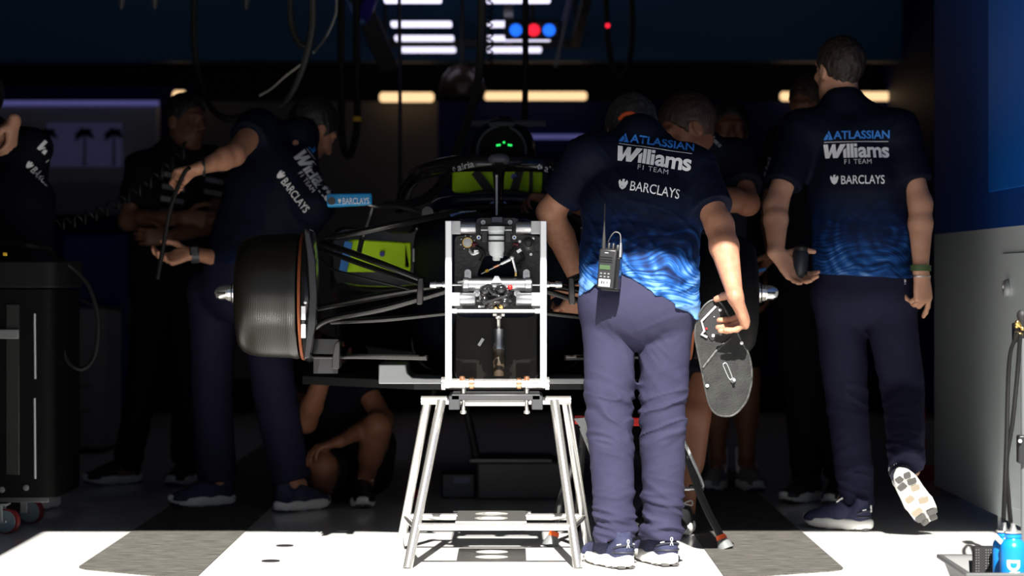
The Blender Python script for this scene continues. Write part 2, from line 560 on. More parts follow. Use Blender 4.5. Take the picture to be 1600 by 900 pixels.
def surface_nets(D, lo, h):
    S = D < 0
    c = [S[i:S.shape[0]-1+i, j:S.shape[1]-1+j, k:S.shape[2]-1+k] for i in (0, 1) for j in (0, 1) for k in (0, 1)]
    anyc = c[0].copy(); allc = c[0].copy()
    for x in c[1:]:
        anyc |= x; allc &= x
    act = anyc & ~allc
    I = np.argwhere(act)
    idx = np.full(act.shape, -1, np.int64); idx[act] = np.arange(len(I))
    corner = np.array([(i, j, k) for i in (0, 1) for j in (0, 1) for k in (0, 1)])
    val = np.stack([D[I[:, 0]+a, I[:, 1]+b, I[:, 2]+e] for a, b, e in corner], 1)
    acc = np.zeros((len(I), 3)); cnt = np.zeros(len(I))
    for a in range(8):
        for b in range(a+1, 8):
            if np.abs(corner[a]-corner[b]).sum() != 1: continue
            m = (val[:, a] < 0) != (val[:, b] < 0)
            t = np.where(m, val[:, a]/np.where(m, val[:, a]-val[:, b], 1), 0)
            acc += np.where(m[:, None], corner[a] + t[:, None]*(corner[b]-corner[a]), 0); cnt += m
    vs = lo + h*(I + acc/cnt[:, None])
    quads = []
    for ax in range(3):
        b, c2 = [(1, 2), (2, 0), (0, 1)][ax]
        sl0 = [slice(1, -1)]*3; sl1 = [slice(1, -1)]*3
        sl0[ax] = slice(0, -1); sl1[ax] = slice(1, None)
        s0, s1 = S[tuple(sl0)], S[tuple(sl1)]
        E = np.argwhere(s0 != s1)
        if not len(E): continue
        off = np.array([1, 1, 1]); off[ax] = 0
        E = E + off
        flip = S[E[:, 0], E[:, 1], E[:, 2]]
        db = np.zeros(3, int); db[b] = 1; dc = np.zeros(3, int); dc[c2] = 1
        q = []
        for o in (-db-dc, -dc, 0*db, -db):
            e = E + o
            q.append(idx[e[:, 0], e[:, 1], e[:, 2]])
        q = np.stack(q, 1)
        q[~flip] = q[~flip][:, ::-1]
        quads.append(q)
    return vs, np.concatenate(quads)

def sdf_obj(name, sdf, h, m, parent, disp=None, label=None, relax=1):
    vs, q = sdf.build(h, disp)
    if relax:                                     # one light smoothing pass removes voxel stepping
        for _ in range(relax):
            acc = np.zeros_like(vs); cnt = np.zeros(len(vs))
            for a in range(4):
                b = (a+1) % 4
                np.add.at(acc, q[:, a], vs[q[:, b]]); np.add.at(cnt, q[:, a], 1)
                np.add.at(acc, q[:, b], vs[q[:, a]]); np.add.at(cnt, q[:, b], 1)
            vs = .5*vs + .5*acc/np.maximum(cnt, 1)[:, None]
    base = base_of(parent)
    vs = (vs - base).astype(np.float32)
    me = bpy.data.meshes.new(name)
    nq = len(q)
    me.vertices.add(len(vs)); me.vertices.foreach_set('co', vs.ravel())
    me.loops.add(nq*4); me.loops.foreach_set('vertex_index', q.ravel().astype(np.int32))
    me.polygons.add(nq); me.polygons.foreach_set('loop_start', np.arange(0, nq*4, 4, dtype=np.int32))
    me.update(calc_edges=True); me.validate()
    me.polygons.foreach_set('use_smooth', np.ones(len(me.polygons), bool))
    me.materials.append(m)
    return link_mesh(name, me, None, parent, label)
# ------------------------------------------------------------------ people
def add_hand(S, w, d, n, right, curl=(35, 35, 20), thumb=None, spread=.06, sc=1.0, thick=1.0):
    d = nrm(d); n = nrm(np.asarray(n) - d*np.dot(n, d))
    s = np.cross(d, n) if right else np.cross(n, d)
    w = np.asarray(w, float)
    S.bone(w - d*.01*sc, w + d*.088*sc, (.029*sc, .021*sc), (.040*sc, .0145*sc), .014, u=s)
    S.bone(w + d*.02*sc + s*.018*sc + n*.006, w + d*.06*sc + s*.026*sc + n*.008, .015*sc, .012*sc, .012)
    offs = (.029, .010, -.0095, -.028); fwd = (.090, .095, .091, .082)
    ln = (.076, .084, .078, .062); rd = (.0092, .0095, .009, .0080)
    for i in range(4):
        c = curl[i] if isinstance(curl[0], (tuple, list)) else curl
        p = w + d*fwd[i]*sc + s*offs[i]*sc
        S.bone(w + d*.05*sc + s*offs[i]*.9*sc, p, .0105*sc*thick, .0102*sc*thick, .007)
        a = 0
        for j, fr in enumerate((.45, .31, .24)):
            a += math.radians(c[j])
            di = nrm(d*math.cos(a) + n*math.sin(a) + s*spread*(1.5-i))
            q = p + di*ln[i]*fr*sc
            r = rd[i]*sc*thick
            S.bone(p, q, r*(1-.06*j), r*(.94-.07*j), .003)
            S.ball(p, r*1.04, .003)
            p = q
    t1, t2, t3 = thumb or ((.5, .75, .35), (.85, .3, .35), (.95, .0, .35))
    p = w + d*.022*sc + s*.024*sc + n*.004
    for t, l, r0, r1 in ((t1, .045, .0155, .0125), (t2, .034, .0122, .0105), (t3, .027, .0105, .0085)):
        di = nrm(d*t[0] + s*t[1] + n*t[2])
        q = p + di*l*sc
        S.bone(p, q, r0*sc*thick, r1*sc*thick, .006)
        p = q

def add_head(S, C, Fw, U, neck):
    Fw = nrm(Fw); U = nrm(np.asarray(U) - Fw*np.dot(U, Fw)); R = np.cross(Fw, U)
    ax = np.array([R, Fw, U])
    at = lambda r, f, u: np.asarray(C) + R*r + Fw*f + U*u
    S.ell(at(0, -.012, .03), (.076, .095, .086), ax, .02)
    S.ell(at(0, .028, -.035), (.059, .068, .078), ax, .03)
    S.bone(at(0, .062, -.098), at(0, .058, -.09), .022, .024, .03)
    for g in (-1, 1):
        S.bone(at(g*.052, .01, -.06), at(g*.022, .06, -.098), .02, .018, .03)      # jaw line
        S.bone(at(g*.012, .090, .032), at(g*.045, .076, .03), .011, .010, .016)    # brow
        S.ball(at(g*.040, .074, -.022), .018, .02)                                  # cheek
        S.ball(at(g*.033, .102, .010), .015, .014, op='sub')                        # eye socket
        S.ball(at(g*.033, .080, .010), .0125, .003)
        S.ell(at(g*.077, -.012, -.006), (.010, .019, .032), ax, .006)               # ear
        S.ell(at(g*.088, -.008, -.004), (.007, .010, .019), ax, .004, op='sub')
    S.bone(at(0, .094, .02), at(0, .116, -.022), .009, .0135, .012)
    S.bone(at(-.012, .100, -.028), at(.012, .100, -.028), .010, .010, .01)
    S.bone(at(-.021, .086, -.054), at(.021, .086, -.054), .0075, .0075, .006)       # lips
    S.bone(at(-.018, .085, -.066), at(.018, .085, -.066), .0078, .0078, .006)
    S.bone(at(0, -.022, -.05), neck, .056, .060, .03)

def hair_obj(parent, C, Fw, U, m, h, length=.010, low=-.055, seed=0, fringe=.062):
    Fw = nrm(Fw); U = nrm(np.asarray(U) - Fw*np.dot(U, Fw)); R = np.cross(Fw, U)
    ax = np.array([R, Fw, U])
    at = lambda r, f, u: np.asarray(C) + R*r + Fw*f + U*u
    S = SDF()
    front = (at(0, fringe, .05), Fw*.85 - U*.5)
    nape = (at(0, -.04, low), -U*.9 + Fw*.45)
    S.ell(at(0, -.016, .034), (.077+length, .097+length, .086+length*1.3), ax, .01, cuts=(front, nape))
    S.bone(at(0, -.03, 0), at(0, -.04, low+.01), (.064+length*.5, .052+length), (.05, .046), .02, u=R, cuts=(nape,))
    for g in (-1, 1):
        S.ell(at(g*.088, .004, -.012), (.03, .026, .038), ax, .006, op='sub')
    dsp = lambda X: .0035*vnoise(X*np.array([1, 1, .5]), 85, seed) + .002*vnoise(X, 190, seed+1)
    return sdf_obj('hair', S, h, m, parent, dsp)

def shoe_parts(parent, pos, toe, up, m_up, with_pods=False, emblem=False, tag_orange=False, sock=None):
    """pos: point on the ground under the ankle; toe, up: directions"""
    y = nrm(toe); z = nrm(np.asarray(up) - y*np.dot(up, y)); x = np.cross(y, z)
    A = np.array([x, y, z]).T; pos = np.asarray(pos, float)
    T = lambda *p: pos + A @ np.array(p, float)
    S = SDF(); h = .0042
    cz = ((T(0, 0, .034), -z),)
    S.bone(T(0, -.032, .05), T(0, .05, .05), (.033, .05), (.038, .046), .02, u=x, cuts=cz)
    S.bone(T(0, .05, .045), T(.0, .165, .036), (.040, .044), (.041, .030), .02, u=x, cuts=cz)
    S.bone(T(0, .165, .034), T(.004, .185, .034), (.042, .028), (.032, .022), .02, u=x, cuts=cz)
    S.bone(T(0, .03, .085), T(0, .115, .062), .030, .024, .03)
    S.bone(T(0, -.026, .05), T(0, -.034, .115), (.032, .032), (.028, .024), .02, u=x, cuts=((T(0, -.045, .118), z - y*.45),))
    S.bone(T(0, .012, .15), T(0, .014, .095), .032, .026, .008, op='sub')
    up_ = sdf_obj('shoe', S, h, m_up, parent)
    # sole: outline lofted, waisted in the middle, toe spring
    def outline(gx, gy):
        pts = []
        for t in np.linspace(0, 2*math.pi, 44, endpoint=False):
            cy = math.cos(t); sx = math.sin(t)
            yy = .068 + .146*cy
            wdt = np.interp(yy, [-.078, -.06, -.02, .04, .10, .16, .20, .214], [.012, .034, .044, .044, .049, .048, .031, .012])
            pts.append((np.sign(sx)*wdt*abs(sx)**.35*gx + (.004 if yy > .1 else 0), .068 + (yy-.068)*gy))
        return pts
    def spring(yy):
        return .022*max(0, (yy-.13)/.085)**2 + .005*max(0, (-.035-yy)/.045)**2
    mb = MB()
    lay = [(.93, .96, .007), (1.02, 1.0, .012), (1.05, 1.015, .026), (1.0, 1.0, .038), (.88, .94, .044)]
    mb.loft([[T(px, py, zz + spring(py)*(1 if zz < .02 else .6)) for px, py in outline(gx, gy)] for gx, gy, zz in lay])
    sole = obj('sole', mb, M['sole_white'], up_, angle=60)
    pods = MB()
    for i, yy in enumerate(np.linspace(-.055, .188, 8)):
        for g in (-1, 1):
            wdt = np.interp(yy, [-.078, -.06, -.02, .04, .10, .16, .20], [.012, .030, .039, .036, .046, .045, .028])
            ln = .026
            pods.cur = 0 if (i in (0, 1, 6, 7)) else (1 if (i + (g > 0)) % 2 else 2)
            ang = g*.18
            c = T(g*wdt*.52 + (.004 if yy > .1 else 0), yy, .006 + spring(yy))
            e1 = A @ np.array([math.cos(ang), math.sin(ang), 0]); e2 = A @ np.array([-math.sin(ang), math.cos(ang), 0])
            pods.prism(round_poly([(-wdt*.42, -ln/2), (wdt*.42, -ln/2), (wdt*.42, ln/2), (-wdt*.42, ln/2)], .006, 3), c, e1, e2, .006)
    obj('outsole_pads', pods, [M['sole_grey'], M['sole_beige'], M['sole_white']], up_, label='grey and beige rubber outsole pads')
    lace = MB()
    for k in range(4):
        yy = .05 + .022*k; zz = .112 - .017*k
        lace.tube([T(-.026, yy, zz-.016), T(-.012, yy+.004, zz-.002), T(.012, yy-.004, zz-.002), T(.026, yy, zz-.016)], .0026, 6, 4)
    lace.tube([T(-.01, .045, .112), T(-.035, .03, .12), T(-.04, .05, .105), T(-.012, .05, .11)], .0022, 6, 5)
    obj('shoelace', lace, M['sole_white'], up_, label='white shoelace')
    tr = MB()
    back = lambda a, zz: T(.0365*math.sin(a), -.034 - .0345*math.cos(a) - .0 , zz)
    tr.tube([back(a, .066 + .012*math.cos(a)) for a in np.linspace(-1.5, 1.5, 13)], .0032, 6, 1)
    tr.tube([back(a, .054) for a in np.linspace(-1.6, 1.6, 13)], .0035, 6, 1)
    obj('heel_trim', tr, M['shoe_trim'], up_)
    if emblem:
        e = MB()
        e.tube([back(.10*math.cos(t), .090 + .006*math.sin(t)) - y*.003 for t in np.linspace(0, 2*math.pi, 11)], .0013, 5, 1)
        e.tube([back(-.06, .085) - y*.003, back(.02, .081) - y*.003, back(.13, .070) - y*.003], .0013, 5, 2)
        e.tube([back(.06, .085) - y*.003, back(-.02, .081) - y*.003, back(-.13, .070) - y*.003], .0013, 5, 2)
        for g in (-1, 1):
            e.tube([back(g*a, .082 - .008*(a-.6)) - y*.002 for a in (.65, .85, 1.05)], .0018, 5, 2)
        obj('emblem', e, M['print_white'], up_, label='white heel emblem')
    if sock:
        S = SDF(); S.bone(T(0, -.012, .09), T(0, -.015, .19), .041, .043, .01, cuts=((T(0, 0, .185), z),))
        sdf_obj('sock', S, .006, sock, parent)
    return up_

def cloth_noise(zones, amp=.005):
    """folds: zones = [(centre, radius, amplitude, frequency, slope direction)]"""
    def f(X):
        r = amp*.5*vnoise(X*np.array([1, 1, .7]), 11, 3)
        for c, rad, a, fr, sl in zones:
            q = X - np.asarray(c)
            w = np.exp(-(q*q).sum(1)/(rad*rad))
            sl = nrm(sl)
            k = X*4.5 + np.outer(X @ sl, sl)*fr*.26
            n1 = vnoise(k, 1.0, 5) + .35*vnoise(k, 2.3, 8)
            n2 = vnoise(k*1.4 + 7.7, 1.0, 11)
            r = r - a*w*(1.35*np.exp(-(n1/.17)**2) + .8*np.exp(-(n2/.15)**2) - .55)
        return r
    return f

def person(c):
    """c: joints in world space and looks; anatomical left/right"""
    root = thing('person', c['root'], c['label'], 'person', c.get('group'))
    h = c.get('h', .006); hc = c.get('hc', .007)
    g = {k: np.asarray(v, float) for k, v in c['j'].items()}
    ush = nrm(g['sr'] - g['sl']); uhp = nrm(g['hr'] - g['hl'])
    C, Fw, U = c['head']
    sk = c.get('sk', 1.0)
    # ---- body: one continuous surface
    S = SDF()
    add_head(S, C, Fw, U, g['neck'])
    mid = (g['sl'] + g['sr'])/2
    S.bone(g['pelvis'], g['chest'], (.13, .085), (.14, .09), .03, u=uhp)
    S.bone(g['chest'], mid, (.14, .085), (.12, .06), .03, u=ush)
    S.bone(g['neck'], mid, .055, .06, .03)
    arm_r = c.get('arm', 1.0)
    for sd, right in (('l', False), ('r', True)):
        s, e, w = g['s'+sd], g['e'+sd], g['w'+sd]
        S.bone(mid, s, .058, .054, .03)
        S.bone(s, e, .052*arm_r, .041*arm_r, .02)
        S.bone(e, e + (w-e)*.3, .041*arm_r, .0445*arm_r, .025)
        hd = c['hands'][sd]
        hs = nrm(np.cross(nrm(hd['d']), nrm(hd['n'])))
        S.bone(e + (w-e)*.3, w, (.0445*arm_r, .0445*arm_r), (.030*arm_r, .023*arm_r), .012, u=hs)
        add_hand(S, w, hd['d'], hd['n'], right, hd.get('curl', (30, 30, 20)), hd.get('thumb'), hd.get('spread', .06), hd.get('sc', 1.0), hd.get('thick', 1.0))
        hp, k, a = g['h'+sd], g['k'+sd], g['a'+sd]
        S.bone(hp, k, .075, .052, .03)
        S.bone(k, a, .050, .036, .02)
        S.bone(k + (a-k)*.12 , k + (a-k)*.5, .053, .050, .03)
        S.ball(k, .052, .02)
        toe = nrm(c['feet'][sd][1])
        S.bone(a, a + toe*.05 - V(0, 0, .02), .032, .026, .02)
    sdf_obj('body', S, h, c.get('skin', M['skin']), root, c.get('body_disp'))
    if c.get('hair'):
        hair_obj(root, C, Fw, U, c['hair'], min(h, .005), **c.get('hair_kw', {}))
    # ---- shirt
    S = SDF()
    hp_, hn = c['hem']
    cut = ((np.asarray(hp_), nrm(hn)),)
    r = c.get('torso', {})
    for cu_ in (cut, ((np.asarray(c['hem2'][0]), nrm(c['hem2'][1])),) if 'hem2' in c else cut)[:2 if 'hem2' in c else 1]:
        S.bone(g['pelvis'] - nrm(g['chest']-g['pelvis'])*.12, g['chest'], r.get('hem', (.185, .13)), r.get('chest', (.18, .125)), .004 if 'hem2' in c else .03, u=uhp, cuts=cu_)
    S.bone(g['chest'], mid - nrm(mid-g['chest'])*.04, r.get('chest', (.18, .125)), r.get('top', (.15, .085)), .05, u=ush)
    S.bone(g['sl'], g['sr'], r.get('sh', .066), None, .05)
    S.bone(g['neck'], g['sl']*.72 + mid*.28, r.get('trap', .060), .060, .05)
    S.bone(g['neck'], g['sr']*.72 + mid*.28, r.get('trap', .060), .060, .05)
    nd = nrm(np.asarray(C) - g['neck'])
    S.bone(g['neck'] - nd*.03, g['neck'] + nd*.05, .070, .066, .02, cuts=((g['neck'] + nd*c.get('collar', .028), nd + nrm(Fw)*.2),))
    for sd in 'lr':
        s, e = g['s'+sd], g['e'+sd]
        dd = nrm(e-s); t = c.get('sleeve', .68)
        S.bone(s, e, r.get('sl0', .072), r.get('sl1', .064), .04, cuts=((s + (e-s)*t, dd),))
    ch = g['chest']; wv = nrm(g['chest']-g['pelvis'])
    zn = [(g['pelvis']*.7 + ch*.3, .22, .0045, 55, wv + ush*.25), (g['sl'], .13, .004, 60, nrm(g['el']-g['sl'])+wv*.4), (g['sr'], .13, .004, 60, nrm(g['er']-g['sr'])+wv*.4),
          (ch, .2, .003, 38, ush*1.0 + wv*.35)]
    shirt = sdf_obj('polo_shirt', S, hc, c['shirt'], root, cloth_noise(zn + c.get('shirt_folds', []), .006))
    # ---- trousers or shorts
    S = SDF()
    t = c.get('legs', {})
    up = nrm(g['chest'] - g['pelvis'])
    S.bone(g['pelvis'] - up*.04, g['pelvis'] + up*.10, t.get('hip', (.165, .12)), t.get('waist', (.155, .105)), .03, u=uhp, cuts=((g['pelvis'] + up*.13, up),))
    zn = []
    for sd in 'lr':
        hp, k, a = g['h'+sd], g['k'+sd], g['a'+sd]
        dn = nrm(a-k)
        if c.get('shorts'):
            dk = nrm(k-hp)
            S.bone(hp, k, t.get('thigh', .095), t.get('knee', .085), .03, cuts=((hp + (k-hp)*c['shorts'], dk),))
        else:
            S.bone(hp, k, t.get('thigh', .095), t.get('knee', .073), .012)
            S.bone(k, a + dn*.02, t.get('knee', .073), t.get('cuff', .062), .010, cuts=((a + dn*t.get('drop', -.005), dn + t.get('tilt', V(0, 0, 0))),))
            sw = nrm(V(.35, .2, 1)) if sd == 'l' else nrm(V(-.35, .2, 1))
            zn += [(k, .12, t.get('fold', .006), 62, sw), (a - dn*.03, .09, t.get('fold2', .010), 95, nrm(V(.2, 0, 1))), (a - dn*.13, .09, .004, 70, sw*V(-1, 1, 1)),
                   (hp*.6+k*.4, .12, .004, 45, nrm(V(.7, 0, .6))), (hp, .11, .005, 52, sw)]
    S.bone(g['hl'], g['hr'], t.get('seat', .10), None, .03)
    trous = sdf_obj('shorts' if c.get('shorts') else 'trousers', S, hc, c['trousers'], root, cloth_noise(zn, .006))
    for sd in 'lr':
        f = c['feet'][sd]
        shoe_parts(root, f[0], f[1], f[2] if len(f) > 2 else V(0, 0, 1), c.get('shoe', M['shoe_navy']), emblem=c.get('emblem', False), sock=c.get('sock'))
    return root, shirt, trous

def shirt_logos(shirt, c, ex, ey, W, reach=.5, sub=None):
    """the printed block on the back; c is the left end of the big word's baseline, W its width"""
    s = W/100.0
    def prj(mb, name, m, label):
        return project(name, mb, c, ex, ey, shirt, m, shirt, .0022, reach, label, sub)
    mb = MB(); text_block(mb, 'ATLASSIAN', 15*s, 30*s, 86*s, 13*s, .022)
    poly2(mb, [(0*s, 29*s), (5*s, 29*s), (8.2*s, 35*s), (5*s, 39*s)])
    poly2(mb, [(6.8*s, 29*s), (14*s, 29*s), (8*s, 44*s), (6.4*s, 40*s), (9*s, 35*s)])
    prj(mb, 'sponsor_lettering', M['print_blue'], 'blue sponsor lettering ATLASSIAN')
    mb = MB(); poly2(mb, [(1*s, 25.2*s), (99*s, 25.2*s), (99*s, 26*s), (1*s, 26*s)])
    if sub is None: mb = subdivide2(mb, 12*s)
    prj(mb, 'rule_line', M['print_white'], None)
    mb = MB()
    # heavy slanted W with straight cuts, then the letters
    poly2(mb, [(0, 22*s), (6.5*s, 22*s), (8.0*s, 9*s), (13*s, 22*s), (17.8*s, 22*s), (18.6*s, 9*s), (25*s, 22*s), (33.6*s, 22*s), (20.5*s, 0), (13.6*s, 0), (12.4*s, 9.5*s), (8.2*s, 0), (2.5*s, 0)])
    poly2(mb, [(29*s, 0), (33.6*s, 0), (33.6*s, 16*s), (29*s, 12*s)])
    for x, h_ in ((34.6, 22.5), (40.2, 22.5), (45.8, 16)):
        poly2(mb, [(x*s, 0), ((x+4.6)*s, 0), ((x+4.6)*s, h_*s), (x*s, h_*s)])
    poly2(mb, [(45.8*s, 18*s), (50.4*s, 18*s), (50.4*s, 22.5*s), (45.8*s, 22.5*s)])
    text_block(mb, 'ams', 51.6*s, -.4*s, 48.4*s, 17.4*s, .030, .95)
    prj(mb, 'team_lettering', M['print_white'], 'bold white team lettering Williams')
    mb = MB(); text_block(mb, 'F1 TEAM', 30*s, -10*s, 41*s, 7.4*s, -.004, 1.1)
    prj(mb, 'team_subline', M['print_white'], 'small white lettering F1 TEAM')
    mb = MB(); text_block(mb, 'BARCLAYS', 24*s, -42*s, 66*s, 13.5*s, .004)
    # crest: a small spread eagle
    cx, cy = 14*s, -34.5*s
    eagle = [(0, -8), (2.5, -6.4), (4.5, -4), (5.2, -1), (6.4, 2), (6.2, 5), (4.6, 7), (3.2, 4.5), (1.6, 3.5), (1.4, 6), (2.2, 7.6), (.4, 8.2), (-1.6, 7.6), (-1.6, 5), (-2, 3.5), (-3.4, 4.5), (-4.8, 7), (-6.2, 5), (-6.4, 2), (-5.2, -1), (-4.5, -4), (-2.5, -6.4)]
    mb2 = MB(); poly2(mb2, [(cx + x*s*.95, cy + y*s*.95) for x, y in eagle])
    mb.add(mb2.v, mb2.f)
    prj(mb, 'sponsor_lettering', M['print_white'], 'white crest and lettering BARCLAYS')
# ------------------------------------------------------------------ the place
SUN_TAN = 0.90
FLOOR_EDGE = 8.93                       # depth at which the sun patch on the floor ends
LINTEL_Y = 6.0
LINTEL_Z = SUN_TAN*(FLOOR_EDGE - LINTEL_Y)

m_floor = mat('white_epoxy_floor', (.74, .74, .73), .16, spec=.5, noise=(3, (.78, .78, .77), one))
m_apron = mat('pit_lane_concrete', (.46, .45, .43), .85, noise=(8, (.54, .53, .51), one))
m_strip = mat('grey_grip_paint', (.040, .038, .034), .85, noise=(11, (.135, .128, .112), (1.2, 9, 1)), bump=(60, .4, (1, 4, 1)))
m_blue = mat('blue_wall_panel', (.002, .042, .22), .55, spec=.2)
m_blue_lit = mat('lit_blue_panel', (.002, .10, .46), .4, spec=.25)  # same wall blue, lightened where more light reaches the near panel
m_grey = mat('light_grey_panel', (.55, .60, .605), .25, spec=.4)
m_dark = mat('black_ceiling', (.008, .008, .010), .8)
m_fascia = mat('dark_blue_fascia', (.006, .10, .26), .6)
m_beige = mat('beige_grey_wall', (.17, .15, .13), .7)
m_backblue = mat('deep_blue_wall', (.002, .008, .085), .6, spec=.2)
m_cream = mat('building_front', (.42, .42, .42), .7)

def st(name, mb, m, label=None, cat='wall', **k):
    o = obj(name, mb, m, **k)
    o['kind'] = 'structure'
    o['label'] = label or name.replace('_', ' ')
    o['category'] = cat
    return o

def slab(x0, x1, y0, y1, z0, z1):
    return MB().box(((x0+x1)/2, (y0+y1)/2, (z0+z1)/2), (x1-x0, y1-y0, z1-z0))

st('floor', slab(-4.0, 3.2, 6.3, 18, -.1, 0), m_floor, 'glossy white garage floor', 'floor')
st('ground', slab(-14, 14, -26, 6.3, -.12, -.004), m_apron, 'pale concrete pit lane in front of the garage', 'ground')
st('ceiling', slab(-4.0, 3.2, 6.0, 18, 3.05, 3.25), m_dark, 'black garage ceiling', 'ceiling')
st('wall_left', slab(-3.9, -3.7, 6.0, 18, 0, 3.05), m_dark, 'dark left wall of the garage')
st('wall_back', slab(-3.7, 3.0, 17.2, 17.4, 0, 3.05), m_dark, 'dark back wall of the garage')
st('trim_lintel', slab(-6, 6, LINTEL_Y, 6.25, LINTEL_Z, 3.4), m_cream, 'beam over the garage door opening', 'beam')
st('trim_pillar', slab(-3.9, -1.715, 6.0, 6.35, 0, LINTEL_Z), m_cream, 'pillar at the left of the garage door opening', 'pillar')
# right side wall: grey below, blue above
wr = slab(1.78, 1.95, 6.0, 10.25, .06, 1.115)
st('wall_right', wr, m_grey, 'light grey lower part of the right side wall')
st('wall_right_upper', slab(1.78, 1.95, 6.0, 10.25, 1.115, 3.05), m_blue, 'blue upper part of the right side wall')
st('wall_right_rear', slab(2.55, 2.7, 10.25, 17.2, 0, 3.05), m_backblue, 'dark blue side wall beyond the grey panel')
st('wall_right_return', slab(1.95, 2.7, 10.2, 10.3, 0, 3.05), m_dark, 'return of the right side wall')
st('trim_blue_panel', slab(1.766, 1.78, 6.3, 9.02, 1.25, 2.62), m_blue_lit, 'raised blue panel on the right wall, lighter tone standing for stronger light', 'panel', bevel=.004)
dp = MB()
dp.prism(round_poly([(6.9, .12), (8.83, .12), (8.83, 1.02), (6.9, 1.02)], .05), (1.777, 0, 0), (0, 1, 0), (0, 0, 1), .010)
door = st('door_1', dp, m_grey, 'grey hatch with rounded corners in the right wall', 'door', bevel=.002)
kb = MB().lathe((1.771, 8.68, .895), (-1, 0, 0), [(0, .03), (.012, .03), (.018, .024), (.018, .012), (.008, .008)], 24)
obj('knob', kb, M['alu_matt'], door)
pl = MB().cyl((1.80, 8.98, 0), (1.80, 8.98, .06), .008)
st('trim_foot', pl, M['alu_matt'], 'small levelling foot under the right wall', 'foot')

# grip strips painted along the car's wheel tracks
def strip(name, x0, x1, yl, yr, label):
    pts = round_poly([(x0, yl), (x1, yr), (x1, 17.1), (x0, 17.1)], .07, 6)
    st(name, MB().prism(pts, (0, 0, .0015), (1, 0, 0), (0, 1, 0), .003), m_strip, label, 'floor strip', smooth=False)
strip('trim_strip', -1.395, -.98, 7.78, 7.50, 'grey grip strip on the floor at the left')
strip('trim_strip.001', .66, 1.062, 7.52, 7.74, 'grey grip strip on the floor at the right')
for i, (px, py) in enumerate(((445, 853), (423, 877))):
    s = (py-HY)/CH; c = V((px-800)/s, F/s, 0)
    st('trim_socket', MB().cyl(c + V(0, 0, .0005), c + V(0, 0, .0025), .030, n=28), M['black_matt'],
       ('rear' if i == 0 else 'front') + ' round black socket set in the white floor', 'floor socket')

# back of the garage
BY = 16.6
def bx(px0, px1, py0, py1, d, t=.06):
    a, b = P(px0, py1, d), P(px1, py0, d)
    return slab(a[0], b[0], d, d+t, a[2], b[2])
st('wall_back_blue', bx(684, 1440, 158, 592, BY, .1), m_backblue, 'deep blue panels across the back wall')
st('wall_back_blue_left', bx(-80, 300, 135, 560, BY + .1, .1), m_backblue, 'deep blue panels at the left of the back wall')
st('wall_back_beige', bx(296, 684, 158, 592, BY, .1), m_beige, 'beige grey panels in the middle of the back wall')
st('trim_fascia', bx(-100, 1640, -60, 95, 15.9, .2), m_fascia, 'dark blue fascia hanging under the ceiling', 'fascia')
# lit display with palms
scr = thing('display_panel', P(120, 335, 16.45), 'grey framed display with palm silhouettes and a violet light along its top edge', 'display')
m_frame = mat('display_frame', (.45, .45, .52), .5)
obj('frame', bx(-10, 247, 162, 335, 16.45, .1), m_frame, scr, bevel=.02)
obj('picture', bx(72, 190, 192, 260, 16.43, .03), mat('dusk_picture', (.10, .10, .22), .5, emit=(.10, .10, .24), estr=.13), scr)
obj('lower_picture', bx(80, 190, 285, 335, 16.43, .03), mat('dark_picture', (.25, .25, .34), .4), scr)
obj('strip_light', bx(-10, 247, 157, 164, 16.43, .05), M['glow_violet'], scr, label='violet strip light')
for px in (75, 132, 178):
    t = MB(); c = P(px, 207, 16.42); s = 16.42/F
    t.prism([(-2*s, -52*s), (2*s, -52*s), (1.4*s, 0), (-1.4*s, 0)], c, (1, 0, 0), (0, 0, 1), .004)
    for k in range(11):
        a = math.radians(-25 + k*23); q = []
        for u, w in ((0, 2.5), (5, 4), (11, 3.5), (17, .4)):
            q.append((u, w))
        pts = []
        for u, w in q: pts.append((u*math.cos(a) - w*math.sin(a), u*math.sin(a)*.7 + w*math.cos(a) - (.012 + .02*(k % 3))*u*u))
        for u, w in q[::-1]: pts.append((u*math.cos(a) + w*math.sin(a), u*math.sin(a)*.7 - w*math.cos(a) - (.012 + .02*(k % 3))*u*u))
        t.prism([(x*s, y*s) for x, y in pts], c, (1, 0, 0), (0, 0, 1), .004)
    obj('palm_silhouette', t, M['black_matt'], scr)
# strip lamps along the top of the back wall
for i, (x0, x1, y0, y1, lb) in enumerate(((270, 291, 141, 158, 'short warm strip lamp at the far left above the back wall'),
                                     (593, 678, 144, 160, 'warm strip lamp above the beige back panels'),
                                     (757, 917, 143, 157, 'long warm strip lamp above the blue back panels at centre'),
                                     (1219, 1443, 143, 158, 'longest warm strip lamp at the right above the blue panels'))):
    d = 16.5; a, b = P(x0, (y0+y1)/2, d), P(x1, (y0+y1)/2, d); r = (y1-y0)/2*d/F
    l = thing('strip_lamp', (a+b)/2, lb, 'lamp', 'warm strip lamps on the back wall')
    mb = MB(); mb.lathe(a, b-a, [(0, r*.5), (r*.4, r*.95), (np.linalg.norm(b-a)-r*.4, r*.95), (np.linalg.norm(b-a), r*.5)], 16)
    obj('tube', mb, M['lamp_warm'], l)
    obj('wall_arm', MB().bar((a+b)/2 + V(0, .06, 0), (a+b)/2*V(1, 0, 1) + V(0, 17.22, 0), .04, .03), M['black_matt'], l)
    obj('bracket', MB().box((a+b)/2 + V(0, .05, 0), (np.linalg.norm(b-a)*.9, .05, r*1.2)), M['black_matt'], l)
o = one_mesh('strip_light', bx(820, 912, 210, 217, 16.57, .04), M['glow_violet'], 'dim violet strip light on the blue back wall behind the car', 'light')

